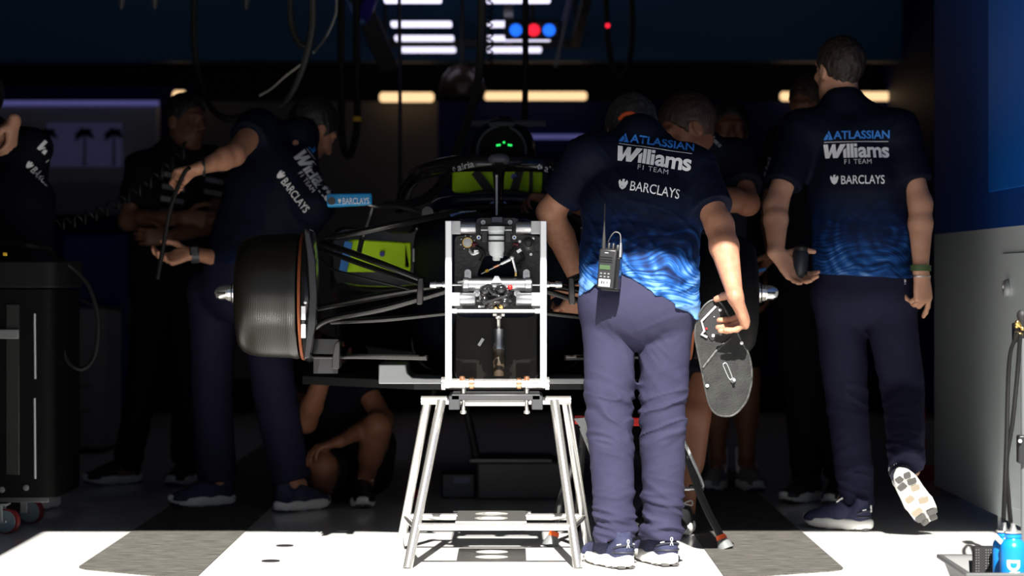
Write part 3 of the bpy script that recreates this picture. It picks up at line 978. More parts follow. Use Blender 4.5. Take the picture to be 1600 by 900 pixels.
# lamp rig over the car
rig = thing('lighting_rig', V(0, 13.7, 2.42), 'black overhead lighting rig carrying rows of white bars', 'light rig')
fr = MB()
for x in (-.80, -.02, .40): fr.bar((x, 12.1, 2.42), (x, 15.4, 2.42), .05, .05)
for y in (12.1, 15.4): fr.bar((-.82, y, 2.42), (.42, y, 2.42), .05, .05)
for x, y in ((-.8, 12.2), (.4, 12.2), (-.8, 15.3), (.4, 15.3)): fr.cyl((x, y, 2.42), (x, y, 3.05), .012)
obj('frame', fr, M['black_matt'], rig)
names = ['nearest', 'second', 'third', 'farthest']
for k, (py, d, xa, xb) in enumerate(((0, 12.4, (600, 690), (760, 860)), (38, 13.6, (611, 706), (762, 862)), (60, 14.4, (617, 709), (762, 860)), (78, 15.1, (627, 712), (762, 846)))):
    for j, (x0, x1) in enumerate((xa, xb)):
        a, b = P(x0, py, d), P(x1, py, d)
        obj('light_bar', MB().box((a+b)/2, (b[0]-a[0], .10, .028)), M['led_white'], rig, bevel=.008)
# traffic-like pit signal
sg = thing('signal_lamp', P(832, 47, 13.0), 'overhead signal with two blue lights and a red one', 'signal light')
obj('housing', MB().box(P(832, 47, 13.06), (.30, .06, .10)), M['black_matt'], sg, bevel=.01)
obj('hanger', MB().cyl(P(832, 33, 13.06), P(832, 33, 13.06)*V(1, 1, 0) + V(0, 0, 3.05), .012), M['black_matt'], sg)
for px, m, lb in ((806, 'led_blue', 'blue light'), (834, 'led_red', 'red light'), (858, 'led_blue', 'blue light')):
    obj('light', MB().lathe(P(px, 47, 13.03), (0, -1, 0), [(0, .034), (.015, .030), (.022, .018), (.024, 0)], 20), M[m], sg, label=lb)
one_mesh('tally_light', MB().ball(P(949.5, 40, 11.985), .013), M['led_red'], 'tiny red light on a hanging cable at top right of centre', 'light')
# dome lamp, unlit
dm = thing('dome_lamp', P(722, 130, 14.5), 'unlit brown dome lamp hanging in front of the back wall', 'lamp')
obj('shade', MB().lathe(P(722, 100, 14.5), (0, 0, -1), [(0, .02), (.02, .07), (.08, .12), (.16, .145), (.20, .13), (.19, .10)], 30), mat('brown_glass', (.05, .032, .022), .3), dm)
obj('stem', MB().cyl(P(722, 100, 14.5), V(P(722, 100, 14.5)[0], 14.5, 3.07), .012), M['black_matt'], dm)
# hanging blue boom
bm_ = thing('ceiling_boom', P(580, 60, 12.5), 'blue translucent looking boom arm slanting down from the ceiling', 'boom')
m_boom = mat('blue_boom', (.012, .06, .22), .35); m_boom2 = mat('grey_boom', (.028, .028, .030), .6)
obj('arm', MB().bar(P(545, -40, 12.5), P(608, 108, 12.9), .10, .05, (0, 1, 0)), m_boom2, bm_, bevel=.01)
obj('brace', MB().bar(P(528, -40, 12.6), P(565, 40, 12.6), .06, .04, (0, 1, 0)), m_boom, bm_, bevel=.01)
obj('brace', MB().bar(P(590, -30, 12.5), P(566, 30, 12.6), .07, .04, (0, 1, 0)), mat('violet_boom', (.012, .012, .20), .35), bm_, bevel=.01)
bm2 = thing('ceiling_boom', P(890, 40, 12.5), 'thin violet boom arm right of the overhead signal', 'boom')
obj('arm', MB().bar(P(905, -60, 12.5), P(882, 34, 12.5), .035, .03, (0, 1, 0)), mat('violet_arm', (.03, .03, .12), .4), bm2, bevel=.006)
obj('link', MB().bar(P(884, 30, 12.5), P(868, 105, 12.5), .018, .018, (0, 1, 0)), mat('grey_link', (.05, .05, .09), .4), bm2)

# ------------------------------------------------------------------ light, sky, camera
sun = bpy.data.lights.new('sun', 'SUN'); sun.energy = 14.0; sun.angle = math.radians(.53); sun.color = (1, .955, .89)
so = bpy.data.objects.new('sun', sun); COL.objects.link(so)
so.rotation_euler = Vector((0.0, 1, -SUN_TAN)).to_track_quat('-Z', 'Y').to_euler()
so.location = (0, -5, 8)
w = bpy.data.worlds.new('sky'); SC.world = w; w.use_nodes = True
nt = w.node_tree; bg = nt.nodes['Background']
bg.inputs['Color'].default_value = (.42, .60, 1.0, 1); bg.inputs['Strength'].default_value = .22

cam = bpy.data.cameras.new('camera'); co = bpy.data.objects.new('camera', cam); COL.objects.link(co)
co.location = (0, 0, CH); co.rotation_euler = (math.pi/2, 0, 0)
cam.sensor_width = 36; cam.lens = F*36/1600; cam.shift_y = -(450-HY)/1600
cam.dof.use_dof = True; cam.dof.focus_distance = 7.9; cam.dof.aperture_fstop = 2.6
cam.clip_end = 200
SC.camera = co
SC.view_settings.view_transform = 'Standard'; SC.view_settings.look = 'None'
SC.view_settings.gamma = 1; SC.view_settings.exposure = 0; SC.view_settings.use_curve_mapping = False
# ------------------------------------------------------------------ the people in the photo
def hem(L, R, tilt=0):
    L, R = np.asarray(L), np.asarray(R); e = nrm(R-L)
    n = -nrm(np.cross(e, (0, 1, 0))); n = n if n[2] < 0 else -n
    return (L+R)/2, n + V(0, tilt, 0)

tm1 = team_shirt('team_jersey_sunlit', .80, 1.20, 1.6)  # print colour brightened for the wearer in direct sun
# --- mechanic at the centre, back to us, holding the plate
J = dict(pelvis=P(998, 462, 7.90), chest=P(1003, 318, 8.00), neck=P(1000, 216, 8.12),
         sl=P(922, 248, 8.06), sr=P(1081, 266, 8.02), el=P(860, 332, 8.12), er=P(1124, 352, 7.88),
         wl=P(912, 452, 8.34), wr=P(1149, 464, 7.69),
         hl=P(952, 480, 7.92), hr=P(1040, 486, 7.90), kl=P(953, 655, 7.86), kr=P(1036, 648, 7.88),
         al=P(961, 834, 7.84), ar=P(1035, 828, 7.90))
fl = V((966-800)*7.80/F, 7.825, 0); fr_ = V((1037-800)*7.88/F, 7.90, 0)
m1, shirt1, trous1 = person(dict(
    root=V(.42, 7.85, 0), h=.0036, hc=.0048, j=J, skin=M['skin_arm'], arm=1.06,
    label='person bending over the car with back turned, sunlit navy trousers, radio on belt',
    head=(P(986, 209, 8.38), nrm(V(-.1, .86, -.42)), nrm(V(0, .45, .89))), hair=M['hair_grey'], hair_kw=dict(length=.013, low=-.07, seed=3),
    hands=dict(l=dict(d=V(-.55, .25, -.8), n=V(-.3, .8, .3), curl=(40, 45, 25)),
               r=dict(d=V(.35, .60, -.72), n=V(-.93, .2, -.3), curl=((70, 28, 10), (70, 28, 12), (70, 30, 12), (74, 32, 14)), spread=.05, thick=1.05, sc=1.14,
                      thumb=((.35, .85, .25), (.4, .5, .75), (.3, .25, .9)))),
    collar=.008, shirt=tm1, torso=dict(hem=(.198, .135), chest=(.192, .130), top=(.165, .095), sl0=.080, sl1=.070, sh=.072, trap=.070), sleeve=.74,
    hem=hem(P(905, 466, 7.8), P(957, 418, 7.8)), hem2=hem(P(957, 418, 7.8), P(1083, 494, 7.8)),
    shirt_folds=[(P(950, 420, 7.8), .14, .009, 62, V(.6, 0, .75)), (P(1060, 460, 7.8), .12, .008, 55, V(-.4, 0, .9)), (P(925, 330, 7.9), .12, .006, 60, V(.7, 0, .6))],
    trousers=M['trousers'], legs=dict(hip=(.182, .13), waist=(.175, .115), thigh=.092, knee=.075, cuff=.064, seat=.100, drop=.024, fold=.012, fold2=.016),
    feet=dict(l=(fl, V(-.42, .9, 0)), r=(fr_, V(-.32, .95, 0))), emblem=True))
shirt_logos(shirt1, P(962, 250, 7.95), P(1076, 270, 7.95) - P(962, 250, 7.95), V(0, .12, .99), .245, .7, .03)

# --- mechanic walking away at the right
tm2 = team_shirt('team_jersey_walking', .88, 1.26, 1.05)  # same print, weakened for a wearer in shade
J = dict(pelvis=P(1350, 440, 9.0), chest=P(1342, 290, 9.0), neck=P(1318, 160, 9.06),
         sl=P(1250, 205, 9.04), sr=P(1404, 203, 9.0), el=P(1212, 322, 8.92), er=P(1438, 318, 8.92),
         wl=P(1213, 396, 8.80), wr=P(1439, 424, 8.86),
         hl=P(1312, 462, 9.02), hr=P(1388, 462, 8.98), kl=P(1322, 620, 9.08), kr=P(1410, 612, 8.98),
         al=P(1338, 772, 9.03), ar=P(1418, 712, 8.72))
heel = P(1409, 742, 8.62); toe_ = P(1458, 826, 8.78); dr = nrm(toe_-heel)
upR = nrm(np.cross(np.cross(dr, V(-.25, .75, .55)), dr))
posR = heel + dr*.075 - 0*upR
m2, shirt2, trous2 = person(dict(
    root=V(1.25, 9.0, 0), h=.004, hc=.0075, j=J, skin=M['skin'],
    label='person walking away at the right, navy team shirt, back foot lifted showing its pale sole',
    head=(P(1311, 110, 9.10), nrm(V(-.42, .88, 0)), V(0, 0, 1)), hair=M['hair_brown'], hair_kw=dict(length=.008, low=-.042, seed=5),
    hands=dict(l=dict(d=V(.62, -.10, -.74), n=V(.45, -.75, .48), curl=((28, 30, 15), (30, 28, 15), (26, 26, 15), (20, 22, 12)), spread=.10, sc=1.08,
                      thumb=((.3, .9, .25), (.55, .75, .3), (.7, .5, .4))),
               r=dict(d=V(.10, .10, -1), n=V(-.62, .78, 0), sc=1.12, curl=((22, 12, 8), (55, 50, 30), (60, 52, 30), (62, 55, 30)), thumb=((.5, .5, .5), (.8, -.1, .6), (.9, -.2, .4)))),
    collar=.010, shirt=tm2, torso=dict(hem=(.188, .13), chest=(.180, .125), top=(.165, .09), sl0=.076, sl1=.070, sh=.070), sleeve=.72,
    hem=hem(P(1265, 426, 8.9), P(1425, 436, 8.9)),
    trousers=M['trousers_shade'], legs=dict(hip=(.182, .125), waist=(.17, .11), thigh=.098, knee=.079, cuff=.064, seat=.105, drop=.045),
    feet=dict(l=(V((1333-800)*9.0/F, 8.98, 0), V(-.80, .60, 0)), r=(posR, dr, upR)), emblem=True))
shirt_logos(shirt2, P(1292, 244, 8.85), P(1392, 244, 8.85) - P(1292, 244, 8.85), V(0, .05, 1), .236, .7, .03)

# --- mechanic leaning at the left
tm3 = team_shirt('team_jersey_leaning', .82, 1.05, .9)  # print weakened further for shade deeper in the garage
J = dict(pelvis=P(375, 440, 9.75), chest=P(418, 300, 9.72), neck=P(470, 212, 9.80),
         sl=P(402, 200, 9.74), sr=P(492, 318, 9.60), el=P(366, 242, 9.50), er=P(430, 420, 9.95),
         wl=P(311, 263, 9.36), wr=P(300, 396, 9.62),
         hl=P(335, 455, 9.85), hr=P(412, 455, 9.70), kl=P(330, 610, 9.92), kr=P(428, 612, 9.70),
         al=P(338, 750, 9.95), ar=P(456, 750, 9.72))
m3, shirt3, trous3 = person(dict(
    root=V(-1.0, 9.8, 0), h=.0045, hc=.008, j=J, skin=M['skin_arm'],
    label='person leaning to the right beside the left brake drum, arm stretched out holding a hose',
    head=(P(488, 203, 9.90), nrm(V(.62, .5, -.6)), nrm(V(.5, .3, .8))), hair=M['hair_black'], hair_kw=dict(length=.012, low=-.07, seed=7),
    hands=dict(l=dict(d=V(-.92, -.2, -.2), n=V(.1, -.2, -.95), curl=(60, 60, 35), thumb=((.7, .5, .4), (.8, .1, .6), (.6, -.2, .8))),
               r=dict(d=V(-.92, -.2, -.25), n=V(-.1, -.5, .6), curl=((22, 30, 20), (28, 30, 20), (34, 32, 20), (38, 34, 20)), spread=.1)),
    shirt=tm3, torso=dict(hem=(.205, .14), chest=(.19, .135), top=(.165, .10), sl0=.078, sl1=.072), sleeve=.42,
    hem=hem(P(312, 412, 9.6), P(468, 410, 9.6)),
    trousers=M['trousers_shade'], legs=dict(hip=(.185, .13), waist=(.19, .13), thigh=.102, knee=.085, cuff=.08, seat=.11, drop=.0),
    feet=dict(l=(V((340-800)*9.95/F, 9.95, 0), V(-.85, -.5, 0)), r=(V((452-800)*9.70/F, 9.70, 0), V(.55, .6, 0))), emblem=False))
shirt_logos(shirt3, P(450, 240, 9.4), P(500, 305, 9.4) - P(450, 240, 9.4), V(.7, 0, .7), .235, .9, .03)

# --- figure with crossed arms standing behind him
J = dict(pelvis=P(262, 440, 11.0), chest=P(262, 310, 11.0), neck=P(278, 225, 11.0),
         sl=P(332, 255, 11.05), sr=P(222, 262, 10.95), el=P(338, 345, 10.95), er=P(200, 345, 10.9),
         wl=P(262, 372, 10.72), wr=P(288, 340, 10.72),
         hl=P(288, 455, 11.0), hr=P(240, 455, 11.0), kl=P(292, 600, 10.98), kr=P(222, 605, 10.98), al=P(290, 725, 11.0), ar=P(198, 732, 11.0))
m4, shirt4, _ = person(dict(
    root=V(-1.55, 11.0, 0), h=.006, hc=.009, j=J, skin=M['skin_brown'],
    label='person standing with folded arms in the dark behind the leaning mechanic',
    head=(P(292, 190, 10.95), nrm(V(.7, -.7, -.1)), V(0, 0, 1)), hair=M['hair_black'], hair_kw=dict(length=.01),
    hands=dict(l=dict(d=V(-.9, -.1, .05), n=V(0, .9, 0), curl=(25, 30, 20)), r=dict(d=V(.9, -.1, -.1), n=V(0, .9, 0), curl=(25, 30, 20))),
    shirt=M['shirt_black'], torso=dict(hem=(.175, .125), chest=(.18, .125)), hem=hem(P(220, 448, 10.8), P(310, 448, 10.8)),
    trousers=M['trousers_dark'], feet=dict(l=(V((292-800)*11/F, 11.02, 0), V(-.2, -.9, 0)), r=(V((196-800)*11/F, 11.02, 0), V(-.8, -.6, 0))), shoe=M['black_matt']))
st_ = MB()
for y in (285, 302, 320):
    st_.tube([P(222 + k*7, y - 3 + (k-1.5)**2, 10.6) for k in range(5)], .008, 6, 3)
mb = MB()
for k in range(4): poly2(mb, [(0, k*.055), (.10, k*.055 - .01), (.10, k*.055 + .012), (0, k*.055 + .022)])
project('chest_stripes', mb, P(236, 330, 10.6), V(1, 0, -.08), V(0, 0, 1), shirt4, mat('grey_print', (.14, .14, .15), .7), shirt4, .003, .8, 'pale grey chest stripes', .02)
project('chest_stripes', mb, P(302, 318, 10.6), V(1, 0, -.08), V(0, 0, 1), shirt4, mat('grey_print', (.14, .14, .15), .7), shirt4, .003, .8, 'pale grey chest stripes', .02)

# --- figure at the left edge behind the tool cart
J = dict(pelvis=P(20, 450, 9.7), chest=P(16, 320, 9.68), neck=P(-20, 205, 9.78),
         sl=P(-60, 225, 9.8), sr=P(52, 232, 9.68), el=P(-60, 275, 9.5), er=P(44, 330, 9.98),
         wl=P(22, 190, 9.42), wr=P(0, 372, 9.95),
         hl=P(-14, 465, 9.75), hr=P(52, 465, 9.7), kl=P(-14, 615, 9.75), kr=P(56, 615, 9.7), al=P(-14, 752, 9.8), ar=P(58, 752, 9.75))
m5, shirt5, _ = person(dict(
    root=V(-2.0, 9.72, 0), h=.006, hc=.009, j=J, skin=M['skin'],
    label='person in black team shirt cut off by the left edge, standing behind the tool cart',
    head=(P(-32, 160, 9.85), nrm(V(-.5, .85, 0)), V(0, 0, 1)), hair=M['hair_black'], hair_kw=dict(length=.014, fringe=.09),
    hands=dict(l=dict(d=V(-.1, -.1, -1), n=V(-.9, .2, .1), curl=(35, 35, 25)), r=dict(d=V(-.8, .3, -.2), n=V(0, .9, 0), curl=(30, 30, 20))),
    shirt=M['shirt_black'], torso=dict(hem=(.185, .13), chest=(.18, .13), top=(.15, .09)), hem=hem(P(-40, 440, 9.6), P(90, 440, 9.6)),
    trousers=M['trousers_dark'], feet=dict(l=(V((-14-800)*9.8/F, 9.8, 0), V(-.2, .95, 0)), r=(V((58-800)*9.75/F, 9.76, 0), V(.1, .95, 0))), shoe=M['black_matt']))
shirt_logos(shirt5, P(40, 226, 9.4), P(78, 262, 9.4) - P(40, 226, 9.4), V(.6, 0, .75), .20, .9, .03)

# --- red-haired mechanic bent over behind the centre one, in shorts
J = dict(pelvis=P(1098, 470, 8.95), chest=P(1090, 330, 8.93), neck=P(1098, 232, 8.96),
         sl=P(1030, 262, 8.92), sr=P(1148, 250, 9.02), el=P(950, 330, 8.95), er=P(1168, 318, 8.86),
         wl=P(868, 312, 8.98), wr=P(1090, 298, 8.66),
         hl=P(1055, 482, 8.93), hr=P(1125, 482, 8.95), kl=P(1030, 652, 8.88), kr=P(1086, 645, 8.86), al=P(1020, 790, 8.92), ar=P(1070, 795, 8.92))
m6, shirt6, _ = person(dict(
    root=V(.7, 8.92, 0), h=.005, hc=.008, j=J, skin=M['skin_shade'],
    label='person with auburn hair in black shirt and shorts bending behind the centre mechanic',
    head=(P(1074, 203, 8.90), nrm(V(-.80, -.25, -.42)), nrm(V(-.3, 0, .9))), hair=M['hair_auburn'], hair_kw=dict(length=.014, low=-.05, seed=9),
    hands=dict(l=dict(d=V(-.9, 0, .05), n=V(0, -.3, -.9), curl=(48, 50, 30), spread=.05), r=dict(d=V(-.9, .1, 0), n=V(0, .2, -.9), curl=(40, 40, 25))),
    shirt=M['shirt_black'], torso=dict(hem=(.175, .13), chest=(.175, .13), top=(.15, .095), sl0=.078, sl1=.074), sleeve=.66,
    hem=hem(P(1040, 470, 8.8), P(1150, 470, 8.8)),
    trousers=M['trousers_dark'], shorts=.66, legs=dict(thigh=.10, knee=.098),
    feet=dict(l=(V((1022-800)*8.92/F, 8.94, 0), V(-.4, -.9, 0)), r=(V((1068-800)*8.90/F, 8.90, 0), V(-.25, -.95, 0))), shoe=M['black_plastic'], sock=None))
mb = MB()
for x_, w_, y_ in ((-.03, .02, 0), (0, .014, .002), (.018, .02, -.001), (.042, .012, .002), (-.02, .018, -.048), (.004, .024, -.046), (.034, .016, -.049)):
    poly2(mb, [(x_, y_), (x_ + w_, y_ + .003), (x_ + w_, y_ + .017), (x_, y_ + .014)])
project('sleeve_marks', mb, P(1128, 222, 8.7), V(.6, .2, -.75), V(.6, 0, .6), shirt6, mat('faint_print', (.12, .13, .15), .7), shirt6, .003, .9, 'faint pale sleeve marks', .02)

# --- figure further back showing bare shins and white socks
J = dict(pelvis=P(1140, 450, 10.7), chest=P(1140, 330, 10.7), neck=P(1140, 250, 10.7),
         sl=P(1085, 275, 10.7), sr=P(1196, 275, 10.7), el=P(1072, 365, 10.75), er=P(1208, 365, 10.75), wl=P(1080, 440, 10.6), wr=P(1202, 440, 10.6),
         hl=P(1112, 462, 10.7), hr=P(1166, 462, 10.7), kl=P(1118, 595, 10.68), kr=P(1168, 595, 10.68), al=P(1122, 722, 10.72), ar=P(1166, 722, 10.72))
m7, _, _ = person(dict(
    root=V(.96, 10.7, 0), h=.007, hc=.010, j=J, skin=M['skin_shade'],
    label='person in dark shorts and white socks standing deep in the shade right of the car',
    head=(P(1140, 205, 10.7), V(0, -1, 0), V(0, 0, 1)), hair=M['hair_black'],
    hands=dict(l=dict(d=V(.1, 0, -1), n=V(1, 0, 0)), r=dict(d=V(-.1, 0, -1), n=V(-1, 0, 0))),
    shirt=M['shirt_black'], hem=hem(P(1090, 470, 10.6), P(1190, 470, 10.6)), trousers=M['trousers_dark'], shorts=.85,
    feet=dict(l=(V((1122-800)*10.72/F, 10.74, 0), V(-.3, -.95, 0)), r=(V((1166-800)*10.72/F, 10.74, 0), V(.2, -.95, 0))),
    shoe=mat('grey_trainer', (.20, .20, .20), .7), sock=M['sock_white']))

# --- dark figure just behind the walker
J = dict(pelvis=P(1262, 445, 10.1), chest=P(1258, 305, 10.1), neck=P(1268, 195, 10.1),
         sl=P(1222, 225, 10.15), sr=P(1318, 222, 10.05), el=P(1205, 325, 10.05), er=P(1325, 325, 10.0), wl=P(1206, 400, 9.85), wr=P(1310, 400, 9.9),
         hl=P(1240, 460, 10.12), hr=P(1290, 460, 10.08), kl=P(1252, 612, 10.12), kr=P(1300, 612, 10.08), al=P(1262, 748, 10.15), ar=P(1310, 748, 10.1))
m8, shirt8, _ = person(dict(
    root=V(1.24, 10.1, 0), h=.006, hc=.009, j=J, skin=M['skin_shade'],
    label='person in black half hidden behind the walking mechanic, one hand showing at the left',
    head=(P(1268, 165, 10.05), nrm(V(-.6, -.6, -.3)), V(0, 0, 1)), hair=M['hair_auburn'],
    hands=dict(l=dict(d=V(-.55, -.3, -.65), n=V(-.6, .1, .6), curl=(30, 40, 25)), r=dict(d=V(0, 0, -1), n=V(-1, 0, 0))),
    shirt=M['shirt_black'], torso=dict(hem=(.17, .12), chest=(.165, .12), top=(.14, .09)), sleeve=.75, hem=hem(P(1215, 460, 10), P(1310, 460, 10)),
    trousers=M['trousers_dark'], legs=dict(hip=(.16, .12), waist=(.15, .105)), feet=dict(l=(V((1266-800)*10.15/F, 10.16, 0), V(-.6, -.75, 0)), r=(V((1312-800)*10.1/F, 10.1, 0), V(-.3, -.9, 0))), shoe=M['black_plastic']))
project('sleeve_marks', mb, P(1212, 262, 9.8), V(.3, 0, .95), V(-.95, 0, .3), shirt8, mat('faint_print', (.14, .15, .17), .7), shirt8, .003, .9, 'faint pale sleeve marks', .02)

# --- crouching figure under the left brake drum
J = dict(pelvis=P(545, 730, 10.25), chest=P(520, 620, 10.10), neck=P(490, 545, 9.98),
         sl=P(545, 560, 10.05), sr=P(440, 575, 10.05), el=P(598, 655, 9.95), er=P(478, 660, 9.75), wl=P(530, 690, 9.72), wr=P(510, 575, 9.60),
         hl=P(578, 735, 10.22), hr=P(515, 740, 10.22), kl=P(590, 665, 9.80), kr=P(505, 728, 9.74), al=P(570, 755, 9.98), ar=P(500, 790, 10.2))
m9, _, _ = person(dict(
    root=V(-.70, 10.1, 0), h=.006, hc=.009, j=J, skin=M['skin_shade'],
    label='person crouching in the shade under the left front suspension, bare knees showing',
    head=(P(470, 500, 9.92), nrm(V(.2, -.95, -.2)), V(0, 0, 1)), hair=M['hair_brown'],
    hands=dict(l=dict(d=V(-.8, -.3, -.2), n=V(0, 0, -1), curl=(30, 30, 20)), r=dict(d=V(.2, -.2, .95), n=V(.3, -.9, .1), curl=(40, 40, 25))),
    shirt=M['shirt_black'], torso=dict(hem=(.19, .14), chest=(.19, .135), top=(.16, .10), sl0=.08, sl1=.075), sleeve=.62, hem=(P(548, 742, 10.2), V(.1, 0, -1)),
    trousers=M['trousers_dark'], shorts=.62, legs=dict(thigh=.098, knee=.09, seat=.09),
    feet=dict(l=(V((566-800)*9.98/F, 9.98, 0), V(.1, -.99, 0)), r=(V((500-800)*10.1/F, 10.12, .03), V(-.1, -.95, -.25))), shoe=M['black_plastic']))
# ------------------------------------------------------------------ the racing car, nose off
CX = -.0525
def mir(p):
    p = np.asarray(p, float); return V(2*CX - p[0], p[1], p[2])

car = thing('racing_car', V(CX, 8.6, 0), 'open-wheel racing car with nose and wheels removed, front bulkhead and brake drums bare', 'racing car')

def plate_holes(mb, outer, holes, o, ex, ey, t):
    """flat plate with holes, made by filling between outline and hole loops"""
    bm = bmesh.new(); loops = []
    for lp in [outer] + holes:
        vs = [bm.verts.new((x, y, 0)) for x, y in lp]
        for i in range(len(vs)): bm.edges.new((vs[i], vs[(i+1) % len(vs)]))
        loops.append(len(lp))
    bmesh.ops.triangle_fill(bm, use_beauty=True, use_dissolve=False, edges=bm.edges[:])
    bm.verts.index_update()
    co = [v.co[:2] for v in bm.verts]; fs = [tuple(v.index for v in f.verts) for f in bm.faces]; bm.free()
    ex = nrm(ex); ey = nrm(ey); ez = np.cross(ex, ey); o = np.asarray(o, float); n = len(co)
    A = [o + ex*x + ey*y - ez*t/2 for x, y in co]; B = [p + ez*t for p in A]
    side = []; k = 0
    for L in loops:
        side += [(k+i, k+(i+1) % L, n+k+(i+1) % L, n+k+i) for i in range(L)]; k += L
    mb.add(A + B, [f[::-1] for f in fs] + [tuple(n+i for i in f) for f in fs] + side)

def rrect(hw, z0, z1, y, rad, n=6, cx=CX):
    pts = []
    for sx, sz, a0 in ((1, 1, 0), (-1, 1, 90), (-1, -1, 180), (1, -1, 270)):
        for k in range(n):
            a = math.radians(a0 + 90*k/(n-1))
            pts.append(V(cx + sx*(hw-rad) + rad*math.cos(a), y, (z1-rad if sz > 0 else z0+rad) + rad*math.sin(a)))
    return pts

# monocoque
mb = MB()
mb.loft([rrect(*a) for a in ((.142, .82, 1.128, 8.015, .05), (.165, .80, 1.145, 8.15, .07), (.20, .74, 1.158, 8.5, .09), (.25, .66, 1.165, 8.9, .11), (.30, .60, 1.185, 9.2, .13), (.34, .56, 1.20, 9.5, .14))])
obj('monocoque', mb, M['monocoque'], car, angle=50)
mb = MB()
mb.loft([rrect(*a) for a in ((.34, .56, 1.16, 9.5, .12), (.36, .55, 1.14, 9.9, .12), (.34, .55, 1.10, 11, .12), (.20, .55, .95, 12.6, .1))])
obj('rear_body', mb, M['chassis'], car, angle=50)
mb = MB()          # keel under the bulkhead
mb.loft([rrect(*a) for a in ((.135, .59, .83, 8.16, .02), (.16, .57, .83, 8.6, .04), (.22, .55, .80, 9.2, .06))])
obj('keel', mb, mat('glossy_carbon_keel', (.0022, .002, .0015), .35, spec=.2, noise=(9, (.006, .0052, .0036), one)), car)
# cockpit rim, sides
mb = MB()
mb.tube([P(668, 332, 8.75), P(690, 318, 8.95), P(735, 313, 9.0), P(780, 311, 9.0), P(825, 313, 9.0), P(868, 320, 8.95), P(885, 332, 8.75)], .022, 10, 5)
obj('cockpit_rim', mb, M['chassis'], car)
for pts in (((700, 336), (722, 330), (735, 334), (712, 342)), ((764, 318), (780, 309), (793, 318))):
    mb = MB(); d = 8.55 if pts[0][0] < 720 else 8.97
    ps = [P(x, y, d) for x, y in pts]
    mb.add(ps + [p + V(0, .05, -.004) for p in ps], [tuple(range(len(ps)))] + [(i, (i+1) % len(ps), len(ps)+(i+1) % len(ps), len(ps)+i) for i in range(len(ps))])
    obj('livery_patch', mb, M['chassis_blue'], car, label='bright blue livery patch')
mb = MB()
for k in range(4): mb.tube([P(718+k*6, 332 - k*.4, 8.5), P(726+k*6, 330.5 - k*.4, 8.52)], .0022, 5, 1)
obj('livery_mark', mb, M['print_white'], car, label='white livery marks')
# halo
h0 = P(780, 259, 8.95)
Hp = [V(CX + a, b, c) for a, b, c in ((-.40, 10.0, 1.17), (-.37, 9.6, 1.27), (-.30, 9.22, 1.325), (-.17, 9.0, 1.352), (0, 8.94, 1.352), (.17, 9.0, 1.352), (.30, 9.22, 1.325), (.37, 9.6, 1.27), (.40, 10.0, 1.17))]
halo = obj('halo', MB().tube(Hp, .028, 14, 8, flat=(1.0, 1.1)), M['black_gloss'], car)
pil = obj('halo_pillar', MB().loft([[V(CX + .004 + sx*hw, y + sy*.05, z) for sx, sy in ((-1, -.2), (-.5, -1), (.5, -1), (1, -.2), (.6, 1), (-.6, 1))] for hw, y, z in ((.030, 8.94, 1.36), (.020, 8.90, 1.30), (.016, 8.82, 1.22), (.022, 8.72, 1.14))]), M['black_gloss'], car)
obj('halo_fairing', MB().ball(V(CX+.004, 8.93, 1.366), .042, 16, (1, 1.3, .55)), mat('pale_fairing', (.16, .16, .19), .3, spec=.6), car, label='pale grey fairing on the halo crown')
for px, sl, yy in ((703, .18, 266), (838, -.16, 261)):
    t = MB(); text_block(t, 'airia', .03, 0, .062, .022, .012)
    poly2(t, [(0, .009), (.009, 0), (.013, .004), (.007, .010), (.013, .016), (.009, .021)])
    poly2(t, [(.011, .009), (.017, .003), (.023, .010), (.016, .019), (.013, .015)])
    project('halo_lettering', t, P(px, yy+3, 8.95), V(1, 0, sl), V(0, .1, 1), halo, mat('faded_white_print', (.62, .63, .66), .6), halo, .002, 1.2, 'white lettering airia')
# headrest and seat surround in yellow-green
hr = obj('headrest', MB().prism(round_poly([(-.19, 0), (.165, 0), (.165, .12), (-.19, .12)], .02), P(782, 302, 9.62), (1, 0, 0), (0, 0, 1), .10), M['neon'], car, label='yellow-green headrest padding', bevel=.01)
for a_, b_, w_ in (((742, 268), (766, 300), .035), ((812, 266), (802, 302), .032), ((830, 266), (829, 302), .014)):
    obj('shoulder_strap', MB().bar(P(*a_, 9.54), P(*b_, 9.54), w_, .02, (0, 1, 0)), M['black_matt'], car)
obj('headrest_button', MB().cyl(P(803, 276, 9.56), P(803, 276, 9.53), .012), M['led_blue'] if False else mat('violet_button', (.10, .12, .45), .5), car)
obj('steering_wheel', MB().prism(round_poly([(-.13, 0), (.13, 0), (.12, .075), (.05, .085), (-.05, .085), (-.12, .075)], .025), P(778, 330, 9.3), (1, 0, 0), (0, .3, .95), .03), M['black_plastic'], car, bevel=.006)
# air box and camera bar
mb = MB()
ring = lambda y, w, z0, z1: [V(CX+.01 + w*math.cos(a), y, (z0+z1)/2 + (z1-z0)/2*math.sin(a)) for a in np.linspace(0, 2*math.pi, 28, endpoint=False)]
mb.loft([ring(9.98, .105, 1.34, 1.56), ring(9.94, .125, 1.32, 1.58), ring(10.0, .14, 1.31, 1.595), ring(10.4, .145, 1.26, 1.58), ring(11.2, .12, 1.0, 1.42), ring(12.4, .05, .9, 1.1)], cap=True)
obj('air_box', mb, M['chassis'], car)
obj('air_intake', MB().loft([ring(9.972, .095, 1.35, 1.55), ring(9.978, .095, 1.35, 1.55)]), M['black_deep'], car)
obj('roll_hoop_fairing', MB().tube([V(CX-.20, 9.7, 1.30), V(CX-.13, 9.72, 1.385), V(CX, 9.74, 1.40), V(CX+.13, 9.72, 1.385), V(CX+.20, 9.7, 1.30)], .03, 10, 6), M['chassis'], car)
mb = MB()
